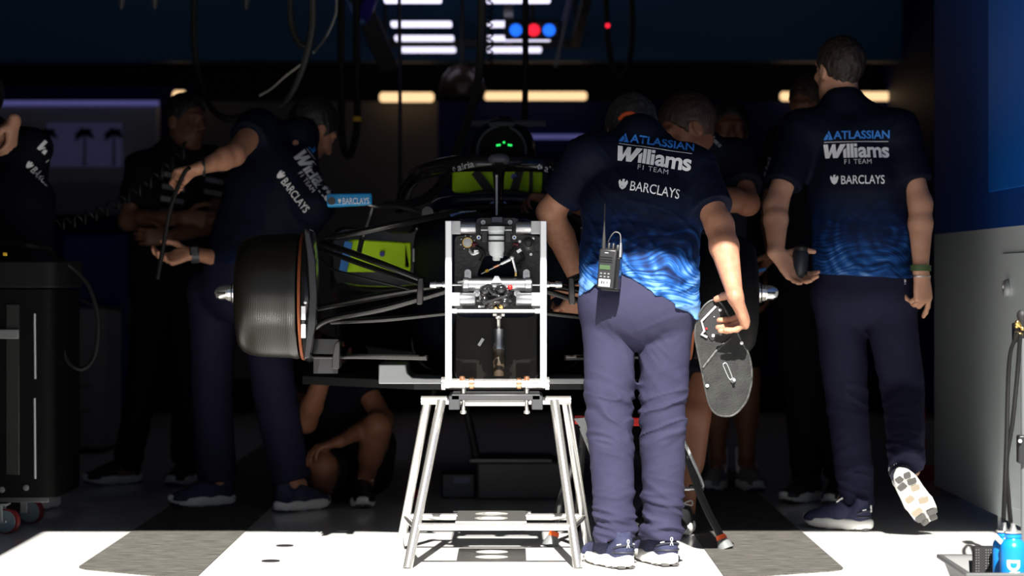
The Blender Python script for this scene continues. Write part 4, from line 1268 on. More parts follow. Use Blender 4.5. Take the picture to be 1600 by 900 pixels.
mb.loft([[V(CX+.07+x, 10.0+yy, 1.565+zz) for yy, zz in ((-.06, 0), (-.03, .014), (.05, .008), (.08, 0), (.05, -.008), (-.03, -.012))] for x in (-.20, -.18, .10, .12)])
obj('camera_bar', mb, mat('grey_camera_bar', (.22, .22, .27), .4), car)
obj('camera_mount', MB().box(V(CX+.02, 10.05, 1.57), (.05, .16, .05)), M['black_gloss'], car, bevel=.01)
for px, py in ((777, 227), (780.5, 226.5), (787.5, 222.5), (795, 226.5), (798.5, 227)):
    obj('status_light', MB().ball(P(px, py, 9.90), .0048, 10), M['led_green'], car, label='green status light')
# pitot tube
mb = MB(); mb.tube([P(776, 338, 8.12), P(776, 300, 8.14), P(776, 276, 8.15)], .0042, 8, 4); mb.ball(P(776, 275, 8.15), .0055, 8)
obj('pitot_tube', mb, M['alu_matt'], car)
# mirror with the sponsor's name on its back
mr = obj('mirror', MB().prism(round_poly([(-.078, -.024), (.084, -.016), (.084, .024), (-.078, .021)], .008), P(545, 313, 8.75), (1, 0, 0), (0, .1, 1), .05), M['mirror_blue'], car, label='sky-blue wing mirror', bevel=.006)
t = MB(); text_block(t, 'BARCLAYS', -.025, -.012, .095, .022, .006)
poly2(t, [(-.042, 0), (-.036, -.011), (-.030, 0), (-.032, .010), (-.036, .004), (-.040, .010)])
project('mirror_lettering', t, P(545, 313, 8.68), (1, 0, .015), (0, 0, 1), mr, M['print_white'], mr, .0015, .4, 'white lettering BARCLAYS')
obj('camera_port', MB().cyl(P(518, 314, 8.735), P(518, 314, 8.715), .014), M['black_plastic'], mr)
mb = MB(); mb.tube([P(572, 318, 8.76), P(590, 322, 8.77), P(622, 322, 8.8), P(680, 338, 8.85)], .009, 8, 5); mb.tube([P(583, 318, 8.77), P(575, 345, 8.8), P(566, 372, 8.85), P(560, 400, 9.0)], .010, 8, 5)
obj('mirror_stalk', mb, M['black_gloss'], car)
mb = MB(); mb.loft([rrect(.06, 1.10, 1.17, y, .03, cx=-.42) for y in (8.86, 8.9, 9.2)])
obj('mirror_fin', mb, M['black_deep'], car)
# sidepods and their yellow-green inlet blanks
for sd in (1, -1):
    R = (lambda p: np.asarray(p, float)) if sd == 1 else mir
    mb = MB()
    mb.loft([[R(p) for p in rrect(hw, z0, z1, y, .05, cx=cx)] for hw, z0, z1, y, cx in ((.19, .90, 1.12, 9.42, -.50), (.20, .86, 1.13, 9.5, -.51), (.22, .66, 1.10, 10.2, -.52), (.16, .58, .95, 11.6, -.42))])
    obj('sidepod', mb, M['black_gloss'], car)
    a, b = P(539, 425, 9.40), P(636, 373, 9.40)
    mb = MB(); mb.prism(round_poly([(0, 0), (b[0]-a[0]+.02, 0), (b[0]-a[0], .115), (.012, .127)], .018), a, (1, 0, 0), (0, 0, 1), .05)
    if sd == -1: mb.v = [tuple(mir(p)) for p in mb.v]
    bl = obj('inlet_blank', mb, M['neon'], car, label='yellow-green foam inlet blank', bevel=.006)
    mb = MB(); mb.box(P(637, 399, 9.39), (.026, .03, .10))
    if sd == -1: mb.v = [tuple(mir(p)) for p in mb.v]
    obj('blank_flange', mb, M['neon'], bl, bevel=.004)
    mb = MB(); mb.cyl(P(597, 397, 9.37), P(597, 397, 9.36), .010)
    mb.v = [tuple(R(p)) for p in mb.v]
    obj('blank_button', mb, mat('violet_dot', (.05, .05, .35), .5), bl)
    mb = MB(); mb.bar(P(545, 378, 9.35), P(536, 424, 9.35), .03, .02, (0, 1, 0))
    mb.v = [tuple(R(p)) for p in mb.v]
    obj('blank_strap', mb, M['blue_strap'], bl, label='blue strap')
    mb = MB(); mb.box(P(649, 399, 9.39), (.02, .02, .05)); mb.v = [tuple(R(p)) for p in mb.v]
    obj('blank_tag', mb, M['alu_matt'], bl, label='grey tag')
    mb = MB(); mb.tube([R(P(x, y, d)) for x, y, d in ((536, 445, 9.3), (560, 450, 9.2), (610, 452, 9.1), (670, 448, 9.0))], .02, 8, 5, flat=(1, .6))
    obj('inlet_lip', mb, M['carbon_arm'], car)
    # under-floor fence and light-coloured trolley edge
mb = MB(); mb.prism([(CX-.30, 8.75), (CX+.30, 8.75), (CX+.74, 9.2), (CX+.76, 12.4), (CX-.76, 12.4), (CX-.74, 9.2)], (0, 0, .545), (1, 0, 0), (0, 1, 0), .03)
obj('floor_panel', mb, M['black_matt'], car)
sp = MB()
o = P(595, 597, 8.55); s = 8.55/F
sp.prism([(0, 0), (316*s, 0), (316*s, 9*s), (72*s, 9*s), (52*s, 10*s), (44*s, 17*s), (42*s, 30*s), (0, 30*s)], o, (1, 0, 0), (0, 0, 1), .30)
obj('splitter_board', sp, M['alu_matt'], car, label='light grey splitter board', bevel=.004)

# ---- brake drums and hubs, suspension
for sd in (1, -1):
    R = (lambda p: np.asarray(p, float)) if sd == 1 else mir
    def put(name, mb, m, parent=car, **k):
        mb.v = [tuple(R(p)) for p in mb.v]
        return obj(name, mb, m, parent, **k)
    C0 = V(-.720, 8.27, .8705); W = V(-1, 0, 0)
    # drum built around its own axis so the material's rings follow it
    prof = [(0, .185), (.0, .2115), (.012, .2155), (.03, .211), (.08, .2095), (.13, .2075), (.17, .201), (.192, .189), (.207, .170), (.212, .145), (.213, .06), (.213, .001)]
    mb = MB().lathe((0, 0, 0), (0, 0, 1), prof, 72)
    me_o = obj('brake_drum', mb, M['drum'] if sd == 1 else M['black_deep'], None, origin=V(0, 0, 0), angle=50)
    me_o.parent = car
    me_o.matrix_parent_inverse = Matrix.Identity(4)
    me_o.rotation_euler = (0, -math.pi/2 if sd == 1 else math.pi/2, 0)
    me_o.location = tuple(R(C0) - ROOT[car.name])
    ROOT.pop(me_o.name, None)
    put('disc_edge_ring', MB().lathe(C0 + V(.012, 0, 0), V(1, 0, 0), [(-.004, .209), (-.004, .2175), (.003, .2195), (.006, .2175), (.006, .205)], 60, cap=False), M['orange_rust'], label='orange rim of the drum')
    put('drum_inner_plate', MB().lathe(C0 + V(.022, 0, 0), V(1, 0, 0), [(0, .17), (0, .223), (.012, .227), (.024, .221), (.028, .19), (.03, .05)], 60), M['black_gloss'])
    vp = [(-.21, 0), (-.10, .012), (0, .018), (.12, .012), (.225, 0), (.21, .022), (.12, .04), (0, .046), (-.10, .04), (-.2, .02)]
    put('drum_vane', MB().prism([(y, x) for x, y in vp], C0 + V(.030, -.200, 0), (1, 0, 0), (0, 0, 1), .05), M['black_gloss'], bevel=.004)
    mb = MB()
    for z in (-.055, -.115): mb.box(C0 + V(.03, -.222, z), (.014, .012, .045))
    mb.ball(C0 + V(.036, -.226, -.02), .006, 8)
    put('drum_clip', mb, M['alu_white'], label='bright metal clips')
    hub = put('hub', MB().lathe(V(-.931, 8.27, .881), W, [(0, .030), (.004, .034), (.018, .034), (.02, .029), (.034, .029), (.036, .026), (.06, .024), (.074, .017), (.080, .006)], 24), M['steel'], label='bare steel axle stub')
    mb = MB()
    for k in range(6):
        a = k*math.pi/3; mb.bar(V(-.971, 8.27+.026*math.cos(a), .881+.026*math.sin(a)), V(-.998, 8.27+.019*math.cos(a), .881+.019*math.sin(a)), .006, .006)
    put('hub_slot', mb, M['black_matt'], hub)
    put('hub_ring', MB().lathe(V(-.949, 8.27, .881), W, [(0, .0345), (.002, .0355), (.004, .0345)], 24), M['black_matt'], hub)
    D1, D0 = 8.27, 8.24
    arms = [('upper_wishbone', [P(511, 373, D1), P(600, 355, 8.2), P(700, 334, 8.3)], [.020, .021, .018]),
            ('upper_wishbone', [P(505, 379, D1), P(585, 408, 8.05), P(662, 438, 8.0)], [.016, .017, .015]),
            ('upper_wishbone', [P(500, 389, 8.3), P(580, 418, 8.2), P(662, 445, 8.1)], [.015, .015, .014]),
            ('push_rod', [P(492, 482, 8.25), P(590, 463, 8.12), P(690, 446, 8.0)], [.019, .021, .017]),
            ('lower_wishbone', [P(490, 512, 8.25), P(518, 498, 8.2), P(600, 482, 8.1), P(698, 455, 8.0)], [.020, .017, .019, .015]),
            ('lower_wishbone', [P(518, 503, 8.22), P(600, 499, 8.15), P(700, 489, 8.1)], [.014, .015, .013]),
            ('brake_duct_rod', [P(490, 557, 8.25), P(570, 557, 8.2), P(668, 559, 8.15)], [.014, .0145, .0145])]
    for nme, pts, r in arms:
        put(nme, MB().tube(pts, r, 12, 6, flat=(.95, .62)), M['carbon_arm'])
    put('rod_bracket', MB().prism(round_poly([(-6*.0021, -22*.0021), (4*.0021, -22*.0021), (5*.0021, 20*.0021), (-4*.0021, 20*.0021)], .008), P(657, 454, 7.97), (1, 0, 0), (0, 0, 1), .05), M['carbon_arm'], bevel=.003)
    put('track_rod_end', MB().lathe(P(672, 445, 7.99), V(1, 0, .02), [(0, .010), (.02, .012), (.022, .008), (.04, .008), (.042, .011), (.058, .011), (.06, .006), (.08, .005)], 14), M['steel'])
    put('winglet', MB().prism(round_poly([(0, -.045), (.026, -.045), (.028, .05), (.012, .045), (.003, 0)], .008), P(520, 555, 8.2), (1, 0, 0), (0, 0, 1), .11), M['carbon_arm'], bevel=.004)
    put('winglet_mount', MB().bar(P(490, 541, 8.2), P(528, 542, 8.2), .05, .006, (0, 1, 0)).bar(P(490, 572, 8.2), P(528, 572, 8.2), .05, .006, (0, 1, 0)), M['black_gloss'])
    put('brake_line', MB().tube([P(498, 402, 8.2), P(520, 420, 8.15), P(560, 432, 8.05), P(640, 452, 8.0)], .004, 6, 5), M['rubber'])

# ---- bulkhead and what is bolted to it
B = lambda px, py, d=7.97: P(px, py, d)
s = 8.0/F
bh = MB()
pts = [(710, 368), (742, 366), (744, 340), (811, 340), (813, 366), (845, 368), (845, 490), (710, 490)]
oc = P(777, 420, 8.0)
hole = [((757, 400), (800, 400), (812, 432), (745, 432))]
plate_holes(bh, [((x-777)*s, (420-y)*s) for x, y in round_poly(pts, 8, 4)], [[((x-777)*s, (420-y)*s) for x, y in round_poly(hole[0], 6, 4)]], oc, (1, 0, 0), (0, 0, 1), .03)
bulk = obj('bulkhead', bh, M['bulkhead'], car, bevel=.002)
obj('bulkhead_recess', MB().box(P(778, 416, 8.05), (.13, .01, .08)), mat('blue_black_recess', (.004, .010, .022), .35), bulk)
# fluid reservoir
rv = obj('fluid_reservoir', MB().lathe(B(775.5, 353, 7.93), (0, 0, -1), [(0, .020), (.002, .0275), (.016, .0285), (.018, .0255), (.08, .0255), (.094, .022), (.1, .013), (.112, .012), (.114, .008)], 28), M['reservoir'], car, label='milky white fluid reservoir')
for py in (366.5, 375.5):
    obj('reservoir_strap', MB().lathe(B(775.5, py, 7.93), (0, 0, -1), [(0, .026), (0, .0272), (.005, .0272), (.005, .026)], 28, cap=False), M['rubber'], rv)
obj('reservoir_spout', MB().tube([B(777, 395, 7.93), B(777, 399, 7.93), B(785, 400, 7.92)], .007, 8, 4), M['reservoir'], rv)
for g in (-1, 1):
    mb = MB(); mb.box(B(775.5 + g*18, 359, 7.955), (.03, .012, .028)); mb.box(B(775.5 + g*18, 370, 7.955), (.02, .014, .034))
    obj('reservoir_cradle', mb, M['black_plastic'], rv, bevel=.002)
mb = MB()
for g in (-1, 1): mb.bar(B(775.5 + g*13, 359.5, 7.945), B(775.5 + g*24, 359.5, 7.945), .004, .003)
obj('reservoir_clip', mb, M['alu_white'], rv)
# upper ECU bracket with two ring bolts
obj('sensor_block', MB().box(B(776.5, 343.5, 7.965), (.036, .02, .019)), mat('blue_grey_block', (.05, .06, .09), .5), car, bevel=.002)
for px in (755, 797):
    obj('ring_bolt', MB().lathe(B(px, 347.5, 7.985), (0, -1, 0), [(0, .0078), (.008, .0078), (.008, .0045), (.002, .0043)], 18), M['alu_matt'], car)
for px in (748, 803.5):
    b_ = obj('banjo_bolt', MB().lathe(B(px, 371, 7.985), (0, -1, 0), [(0, .007), (.006, .0068), (.006, .004), (.003, .0038)], 16), M['alu_white'], car)
    obj('bolt_cap', MB().lathe(B(px, 371, 7.982), (0, -1, 0), [(0, .0036), (.003, .002)], 12), mat('blue_cap', (.02, .15, .6), .4), b_)
# round sensor with a gold bezel
sn = obj('round_sensor', MB().lathe(B(730.5, 379, 7.985), (0, -1, 0), [(0, .0185), (.006, .0185), (.009, .0165), (.009, .0145), (.006, .014)], 28), M['brass'], car, label='round sensor with gold bezel')
obj('sensor_face', MB().lathe(B(730.5, 379, 7.978), (0, -1, 0), [(0, .0143), (.003, .0135), (.004, .001)], 24), M['alu_matt'], sn)
mb = MB()
for k in range(8):
    a = k*math.pi/4 + .3; mb.ball(B(730.5 + 11*math.cos(a), 379 - 11*math.sin(a), 7.975), .0022, 6)
obj('sensor_screw', mb, M['alu_white'], sn)
# black round connector, right, with three washers
cn = obj('round_connector', MB().lathe(B(825.5, 381, 7.985), (0, -1, 0), [(0, .022), (.005, .022), (.006, .018), (.014, .017), (.016, .011), (.010, .009), (.010, .004)], 26), M['black_plastic'], car)
for px, py in ((812, 377.5), (833, 373), (829.5, 397.5)):
    obj('washer', MB().lathe(B(px, py, 7.985), (0, -1, 0), [(0, .0046), (.005, .0046), (.005, .0022), (.002, .002)], 14), M['alu_white'], car)
mb = MB(); mb.tube([B(734, 392, 7.96), B(739, 397, 7.95), B(748, 394, 7.94)], .005, 8, 4); mb.box(B(744, 393, 7.945), (.014, .010, .009))
obj('hose_fitting', mb, M['alu_white'], car)
obj('hose_fitting', MB().bar(B(808, 394, 7.95), B(814, 390, 7.95), .011, .010), M['alu_white'], car)
mb = MB(); mb.tube([B(718, 342, 7.95), B(728, 345, 7.93), B(733, 356, 7.92), B(735, 366, 7.94)], .0026, 6, 5)
obj('thin_wire', mb, M['rubber'], car)
for g, pts in ((0, ((742, 385), (752, 390), (756, 398), (750, 408))), (1, ((806, 384), (800, 392), (795, 400), (803, 412), (814, 414))), (2, ((815, 395), (818, 405), (812, 412), (813, 420)))):
    obj('bulkhead_hose', MB().tube([B(x, y, 7.955) for x, y in pts], .005 if g else .006, 8, 5), M['rubber'], car)
for px, py in ((742, 383), (806, 383)):
    obj('red_coupling', MB().box(B(px, py, 7.97), (.02, .012, .014)), mat('dark_red_coupling', (.15, .008, .015), .4), car, bevel=.003)
# two thin linkage rods meeting at a ball joint
mb = MB(); mb.tube([B(752, 428, 7.96), B(800, 404, 7.93)], .0022, 6, 1); mb.lathe(B(783, 412.5, 7.94), B(800, 404, 7.93) - B(783, 412.5, 7.94), [(0, .005), (.034, .0055), (.036, .003)], 10); mb.ball(B(800, 403, 7.925), .0075, 10); mb.tube([B(801, 405, 7.93), B(807, 428, 7.95)], .004, 8, 1)
lk = obj('linkage_rod', mb, M['alu_white'], car)
obj('linkage_sleeve', MB().lathe(B(772, 417.6, 7.947), B(783, 412.5, 7.94) - B(772, 417.6, 7.947), [(0, .005), (.018, .0055)], 10), M['copper'], lk)
obj('linkage_tag', MB().lathe(B(759, 424, 7.955), B(772, 417.6, 7.947) - B(759, 424, 7.955), [(0, .005), (.010, .005)], 10), M['yellow'], lk)
obj('linkage_foot', MB().lathe(B(806, 424, 7.95), (0, 0, -1), [(0, .006), (.016, .006)], 10), M['brass'], lk)
# steering rack
rk = obj('steering_rack', MB().lathe(B(722, 444.5, 7.925), B(832, 444.5, 7.925) - B(722, 444.5, 7.925), [(0, .018), (.004, .024), (.020, .024), (.022, .0215), (.205, .0215), (.207, .024), (.225, .024), (.2295, .018)], 30), M['alu_rack'], car, label='bright metal steering rack')
mb = MB()
for px in (731, 822.5):
    mb.lathe(B(px, 426, 7.93), (0, -1, 0), [(-.01, .011), (.012, .011), (.012, .006), (.006, .0055)], 16); mb.box(B(px, 432, 7.93), (.022, .022, .014))
    mb.lathe(B(745 if px < 770 else 808, 458.5, 7.93), (0, -1, 0), [(-.01, .0105), (.010, .0105), (.010, .006), (.004, .0055)], 16)
obj('rack_lug', mb, M['alu_rack'], rk)
mb = MB(); mb.tube([B(725, 440, 7.9), B(716, 441, 7.92)], .004, 6, 1)
mb.prism([(-.018, -.008), (.018, -.008), (.006, .014), (-.006, .014)], B(776, 438, 7.90), (1, 0, 0), (0, 0, 1), .012)
obj('rack_crest', mb, M['alu_matt'], rk)
obj('rack_shaft', MB().cyl(B(696, 445, 7.94), B(860, 445, 7.94), .0042, n=10), M['alu'], rk)
S_ = SDF(); rr = random.Random(5)
for k in range(16):
    S_.ball(B(777 + rr.uniform(-20, 22), 462 + rr.uniform(-14, 16), 7.90 + rr.uniform(-.01, .03)), rr.uniform(.010, .018), .008)
for k in range(5):
    S_.bone(B(777 + rr.uniform(-25, 25), 458 + rr.uniform(-14, 14), 7.885), B(777 + rr.uniform(-14, 14), 464 + rr.uniform(-14, 14), 7.885), .005, .005, .003)
S_.bone(B(756, 474, 7.88), B(792, 462, 7.88), .0045, .0045, .003)
hv = sdf_obj('hydraulic_valve', S_, .0022, M['black_gloss'], car)
obj('red_cap', MB().ball(B(797, 449, 7.89), .0085, 12), M['red'], hv, label='red cap')
for px, py, r in ((774.5, 482, .0065), (783.5, 478.5, .0085)):
    obj('brass_fitting', MB().lathe(B(px, py, 7.89), (0, -1, -.2), [(0, r), (.008, r*.95), (.010, r*.6), (.016, r*.5)], 12), M['brass'], hv)
mb = MB()
for px, py, w in ((749, 470, .018), (759, 478, .014), (752, 479, .02)): mb.box(B(px, py, 7.95), (w, .01, .006))
mb.box(B(750, 466, 7.95), (.006, .01, .02))
obj('sensor_clip', mb, M['alu_matt'], hv)
# steering column below: joint, shaft, stub
sh = obj('steering_column', MB().lathe(B(779.5, 512, 8.1), (0, 0, -1), [(0, .012), (.004, .0165), (.058, .0165), (.062, .019), (.074, .019), (.078, .014), (.10, .013), (.13, .015)], 20), M['alu'], car)
mb = MB(); mb.ball(B(779, 494, 8.05), .013, 10); mb.box(B(773, 490, 8.04), (.012, .02, .016)); mb.box(B(786, 491, 8.04), (.010, .02, .014)); mb.cyl(B(779, 497, 8.06), B(779.5, 513, 8.1), .007)
obj('universal_joint', mb, M['steel'], sh)
obj('column_boot', MB().lathe(B(779.5, 545, 8.1), (0, 0, -1), [(0, .02), (.02, .016), (.03, .02), (.09, .017)], 18), mat('brown_boot', (.05, .035, .022), .35), sh)
obj('white_plug', MB().bar(B(748, 540, 8.15), B(755, 529, 8.15), .010, .010), M['reservoir'], car)
obj('keel_bolt', MB().ball(B(733, 556, 8.2), .009, 10), M['copper'], car)

# ------------------------------------------------------------------ stand under the bulkhead
std = thing('chassis_stand', V(CX, 8.05, 0), 'polished steel four-legged stand with upright frame holding up the bare bulkhead', 'stand')
ZT = .525
feet = dict(fl=V(-.335, 7.80, 0), fr=V(.2115, 7.80, 0), bl=V(-.385, 8.35, 0), br=V(.264, 8.35, 0))
tops = dict(fl=P(690, 626, 8.03), fr=P(866, 626, 8.03), bl=P(668, 626, 8.07), br=P(884, 626, 8.07))
for k in feet:
    lg = obj('leg', MB().cyl(feet[k], tops[k], .0155, n=24), M['steel'], std)
def on_leg(k, z):
    t = z/tops[k][2]; return feet[k] + (tops[k]-feet[k])*t
obj('low_bar', MB().cyl(on_leg('fl', .128), on_leg('fr', .128), .0125, n=18), M['steel'], std)
obj('low_bar', MB().cyl(on_leg('bl', .118), on_leg('br', .118), .0115, n=18), M['steel'], std)
for a, b in (('fl', 'bl'), ('fr', 'br')):
    obj('side_bar', MB().cyl(on_leg(a, .125), on_leg(b, .118), .010, n=16), M['steel'], std)
mb = MB(); circ = lambda cx, cy, r: [(cx + r*math.cos(t), cy + r*math.sin(t)) for t in np.linspace(0, 2*math.pi, 32, endpoint=False)]
plate_holes(mb, [(-.115, 0), (.115, 0), (.115, .36), (-.115, .36)], [circ(0, .105, .055), circ(0, .255, .055)], V(-.068, 7.86, .142), (1, 0, 0), (0, 1, 0), .006)
obj('step_plate', mb, M['steel'], std, smooth=False)
mb = MB()
for x in (-.183, .047): mb.lathe(V(x, 8.33, .120), (1, 0, 0), [(-.018, .014), (.018, .014)], 16)
obj('bar_sleeve', mb, M['steel'], std)
obj('top_tube', MB().cyl(P(658, 625.5, 8.05), P(892, 625.5, 8.05), .0145, n=24), M['steel'], std)
cl = MB(); c = P(775, 622, 7.98)
cl.box(c + V(0, 0, .008), (.29, .22, .020)); 
for px in (711, 839): cl.box(P(px, 626, 7.98), (.036, .22, .048))
clamp = obj('clamp_block', cl, mat('grey_clamp', (.06, .062, .066), .4, .3), std, bevel=.003)
obj('clamp_bar', MB().box(P(775, 630.5, 7.93), (.20, .05, .014)), M['alu_white'], clamp)
for px in (724, 823):
    obj('clamp_bolt', MB().lathe(P(px, 606, 7.90), (0, 0, -1), [(0, .009), (.045, .009), (.045, .006), (.075, .006), (.075, .010), (.083, .010), (.086, .004)], 14), M['steel'], clamp)
ro = MB(); a, b = P(689, 599, 7.86), P(859, 599, 7.86); L = np.linalg.norm(b-a)
ro.lathe(a, b-a, [(0, .016), (.002, .021), (.014, .021), (.016, .016), (.07, .0165), (.072, .0185), (.078, .0185), (.08, .015), (L-.08, .015), (L-.078, .0185), (L-.072, .0185), (L-.07, .0165), (L-.016, .016), (L-.014, .021), (L-.002, .021), (L, .016)], 24)
roll = obj('pivot_roller', ro, M['steel'], std)
mb = MB()
for px in (737, 811): mb.lathe(P(px, 599, 7.86), (1, 0, 0), [(-.008, .017), (-.006, .019), (.006, .019), (.008, .017)], 20)
obj('copper_bush', mb, M['copper'], roll)
for px in (722, 823): obj('roller_pin', MB().lathe(P(px, 594, 7.85), (0, 0, 1), [(0, .009), (.012, .009), (.014, .006)], 12), M['copper'], roll)
for px in (701, 849):
    a, b = P(px, 605, 7.86), P(px, 345, 7.86)
    obj('upright_rail', MB().box((a+b)/2, (.0215, .05, b[2]-a[2])), M['alu_white'], std, bevel=.0025)
for py, xs in ((355.5, ((703, 720, 742), (847, 829.5, 811))), (467.5, ((701, 719, 742), (849, 830, 808)))):
    for x0, x1, x2 in xs:
        pg = obj('mounting_plug', MB().lathe(P(x1, py, 7.89), P(x2, py, 7.89) - P(x1, py, 7.89), [(0, .0205), (.046, .0205), (.049, .018)], 28), M['alu_rack'], std)
        obj('plug_block', MB().box((P(x0, py, 7.88) + P(x1, py, 7.88))/2, (abs(x1-x0)*7.88/F, .055, .043)), M['alu_matt'], pg, bevel=.002)
mb = MB(); mb.cyl(P(706, 486, 7.87), P(845, 486, 7.87), .0055, n=12)
for a, b in ((706, 714), (836, 845)): mb.cyl(P(a, 486, 7.87), P(b, 486, 7.87), .0085, n=12)
obj('tie_rod', mb, M['alu_white'], std)
# ------------------------------------------------------------------ plate in the centre mechanic's hand
pp = lambda x, y, d=7.83: P(1060 + x/3.217, 400 + y/3.217, d)
pl_ = thing('carbon_panel', pp(230, 800), 'worn black carbon panel shaped like a rounded figure eight, held by the centre mechanic', 'panel')
out = [(165, 215), (203, 218), (228, 252), (262, 312), (300, 385), (332, 452), (357, 492), (372, 570), (370, 645), (345, 735), (300, 788), (262, 812), (205, 808), (165, 783), (140, 720), (115, 590), (92, 480), (76, 400), (86, 320), (120, 250)]
k_ = 7.83/F/3.217; oc = pp(225, 510)
loc = lambda pts: [((x-225)*k_, (510-y)*k_) for x, y in pts]
ex_, ey_ = V(1, .10, 0), V(0, .06, 1)
obj('sheet', MB().prism(round_poly(loc(out), .02, 4), oc, ex_, ey_, .008), M['carbon_plate'], pl_, smooth=False, label='scuffed dark carbon sheet')
def on(x, y, dz=-.006):
    a, b = loc([(x, y)])[0]; e1 = nrm(ex_); e2 = nrm(ey_)
    return oc + e1*a + e2*b + np.cross(e1, e2)*(-dz)
rim = round_poly(loc(out), .02, 4)
mb = MB(); e1, e2 = nrm(ex_), nrm(ey_); n_ = np.cross(e1, e2)
mb.tube([oc + e1*a*.985 + e2*b*.985 + n_*.005 for a, b in rim + rim[:1]], .0035, 6, 1)
obj('edge_bead', mb, mat('worn_edge', (.018, .019, .018), .5, noise=(60, (.07, .072, .068), one)), pl_, label='grey worn edge')
obj('inner_pad', MB().prism(round_poly(loc([(185, 250), (232, 262), (205, 395), (165, 430), (112, 350)]), .008, 4), oc + n_*.006, ex_, ey_, .006), M['black_plastic'], pl_, label='black inset pad')
mb = MB(); mb.tube([on(185, 254, -.012), on(112, 328, -.012), on(126, 378, -.012)], .0036, 6, 1); mb.tube([on(128, 375, -.012), on(112, 395, -.012), on(140, 408, -.012)], .004, 6, 1)
obj('silver_bracket', mb, M['alu_white'], pl_)
mb = MB(); mb.tube([on(222, 545), on(232, 538), on(243, 545), on(262, 590), on(272, 622)], .0016, 6, 3); mb.tube([on(222, 548), on(250, 612), on(266, 628)], .0016, 6, 2); mb.lathe(on(272, 625), n_, [(0, .009), (.006, .009), (.012, .005), (.024, .0045)], 12)
obj('latch', mb, M['alu_matt'], pl_)
for x, y, r in ((208, 272, .005), (172, 401, .0052), (317, 438, .0055), (140, 652, .0055), (236, 330, .0022), (203, 367, .0018), (177, 306, .0018)):
    obj('white_stud', MB().lathe(on(x, y), n_, [(0, r), (.006, r), (.008, r*.6)], 14), M['print_white'], pl_)
obj('red_stud', MB().lathe(on(137, 366, -.008), n_, [(0, .004), (.008, .003)], 10), M['red'], pl_)
mb = MB(); mb.tube([on(120, 562), on(165, 505), on(195, 470), on(262, 412)], .004, 6, 4)
obj('ridge', mb, mat('worn_ridge', (.02, .021, .02), .5, noise=(60, (.09, .092, .088), one)), pl_)

# ------------------------------------------------------------------ two-way radio on his belt
rd = thing('two_way_radio', P(950, 455, 7.72), 'black two-way radio with long antenna clipped to the centre mechanic\'s belt', 'radio')
RR = Matrix.Rotation(math.radians(5), 3, 'Y') @ Matrix.Rotation(math.radians(-14), 3, 'Z'); RR = np.array(RR)
q = lambda x, z, y=0.0: P(949.5, 420, 7.70) + RR @ np.array([x, y, z], float)
rb = MB().box(q(0, 0), (.056, .036, .124), RR)
rbody = obj('body', rb, M['black_plastic'], rd, bevel=.005)
obj('battery_pack', MB().box(q(.008, -.002, .028), (.058, .022, .135), RR), M['black_matt'], rd, bevel=.004)
obj('side_grip', MB().box(q(.034, -.012, .006), (.012, .04, .10), RR), M['black_gloss'], rd, bevel=.003)
obj('antenna', MB().tube([q(-.018, .060), q(-.020, .09), q(-.0225, .13), q(-.027, .205)], [.0075, .0065, .003, .0022], 10, 4), M['black_matt'], rd)
for x, r, h_ in ((-.002, .0055, .020), (.012, .0055, .020), (.026, .006, .016)):
    obj('control_knob', MB().lathe(q(x, .06), RR @ V(0, 0, 1), [(0, r), (h_, r*.92), (h_+.002, r*.7)], 14), M['black_plastic'], rd)
obj('screen', MB().box(q(-.005, .004, -.019), (.034, .003, .014), RR), M['lcd'], rd, label='small green screen')
mb = MB()
for z in (.036, .028, .021): mb.box(q(-.004, z, -.0185), (.04, .002, .003), RR)
obj('speaker_grille', mb, M['black_gloss'], rd)
for i in range(3):
    for j in range(2):
        obj('key', MB().box(q(-.016 + .012*i, -.016 - .010*j, -.019), (.007, .003, .005), RR), M['grey_plastic'], rd, bevel=.001)
lb = obj('sticker', MB().box(q(-.003, -.045, -.0188), (.036, .0015, .023), RR), M['print_white'], rd, label='white sticker')
mb = MB()
for x, w in ((-.016, .003), (-.011, .005), (-.004, .004), (.006, .003), (.010, .002)): mb.box(q(x, -.044, -.0199), (w, .0006, .009), RR)
obj('sticker_marks', mb, M['black_matt'], lb)
obj('badge', MB().box(q(-.004, .050, -.0188), (.012, .0012, .003), RR), M['alu_matt'], rd)
pg = obj('plug', MB().tube([q(.036, .040), q(.036, .062), q(.035, .085)], [.006, .006, .0045], 10, 3), M['alu'], rd, label='silver plug')
obj('cable', MB().tube([q(.035, .085), q(.030, .112), q(.014, .118), q(0, .105, .01), q(-.012, .085, .03)], .0018, 6, 6), M['cable_grey'], rd)

# orange headset band at the back of his head
one_mesh('headset_band', MB().tube([P(968, 186, 8.27), P(976, 179, 8.255), P(986, 177, 8.25), P(995, 181, 8.26)], .0075, 8, 5), M['orange'],
         'short orange-red headset band behind the centre mechanic\'s neck', 'headset')
# wristbands and watch: worn, children of their wearers
def cuff(parent, name, w, d, n, m, ru=.034, rv=.026, wid=.018, label=None):
    d = nrm(d); s_ = nrm(np.cross(d, n)); nn = np.cross(s_, d)
    mb = MB(); mb.loft([[w + d*t + s_*math.cos(a)*ru*g + nn*math.sin(a)*rv*g for a in np.linspace(0, 2*math.pi, 28, endpoint=False)] for t, g in ((-wid/2, .96), (-wid/2, 1.05), (wid/2, 1.05), (wid/2, .96))], cap=False)
    return obj(name, mb, m, parent, label=label)
wR2 = P(1438.6, 419, 8.865)
cuff(m2, 'wristband', wR2, V(0, -.02, -1), V(-.62, .78, 0), M['green_band'], .039, .034, .022, 'olive green wristband')
cuff(m2, 'bracelet', P(1438.8, 432, 8.862), V(0, 0, -1), V(-.62, .78, 0), M['alu'], .038, .031, .004, 'thin silver bracelet')
wR3 = P(304, 396.5, 9.625)
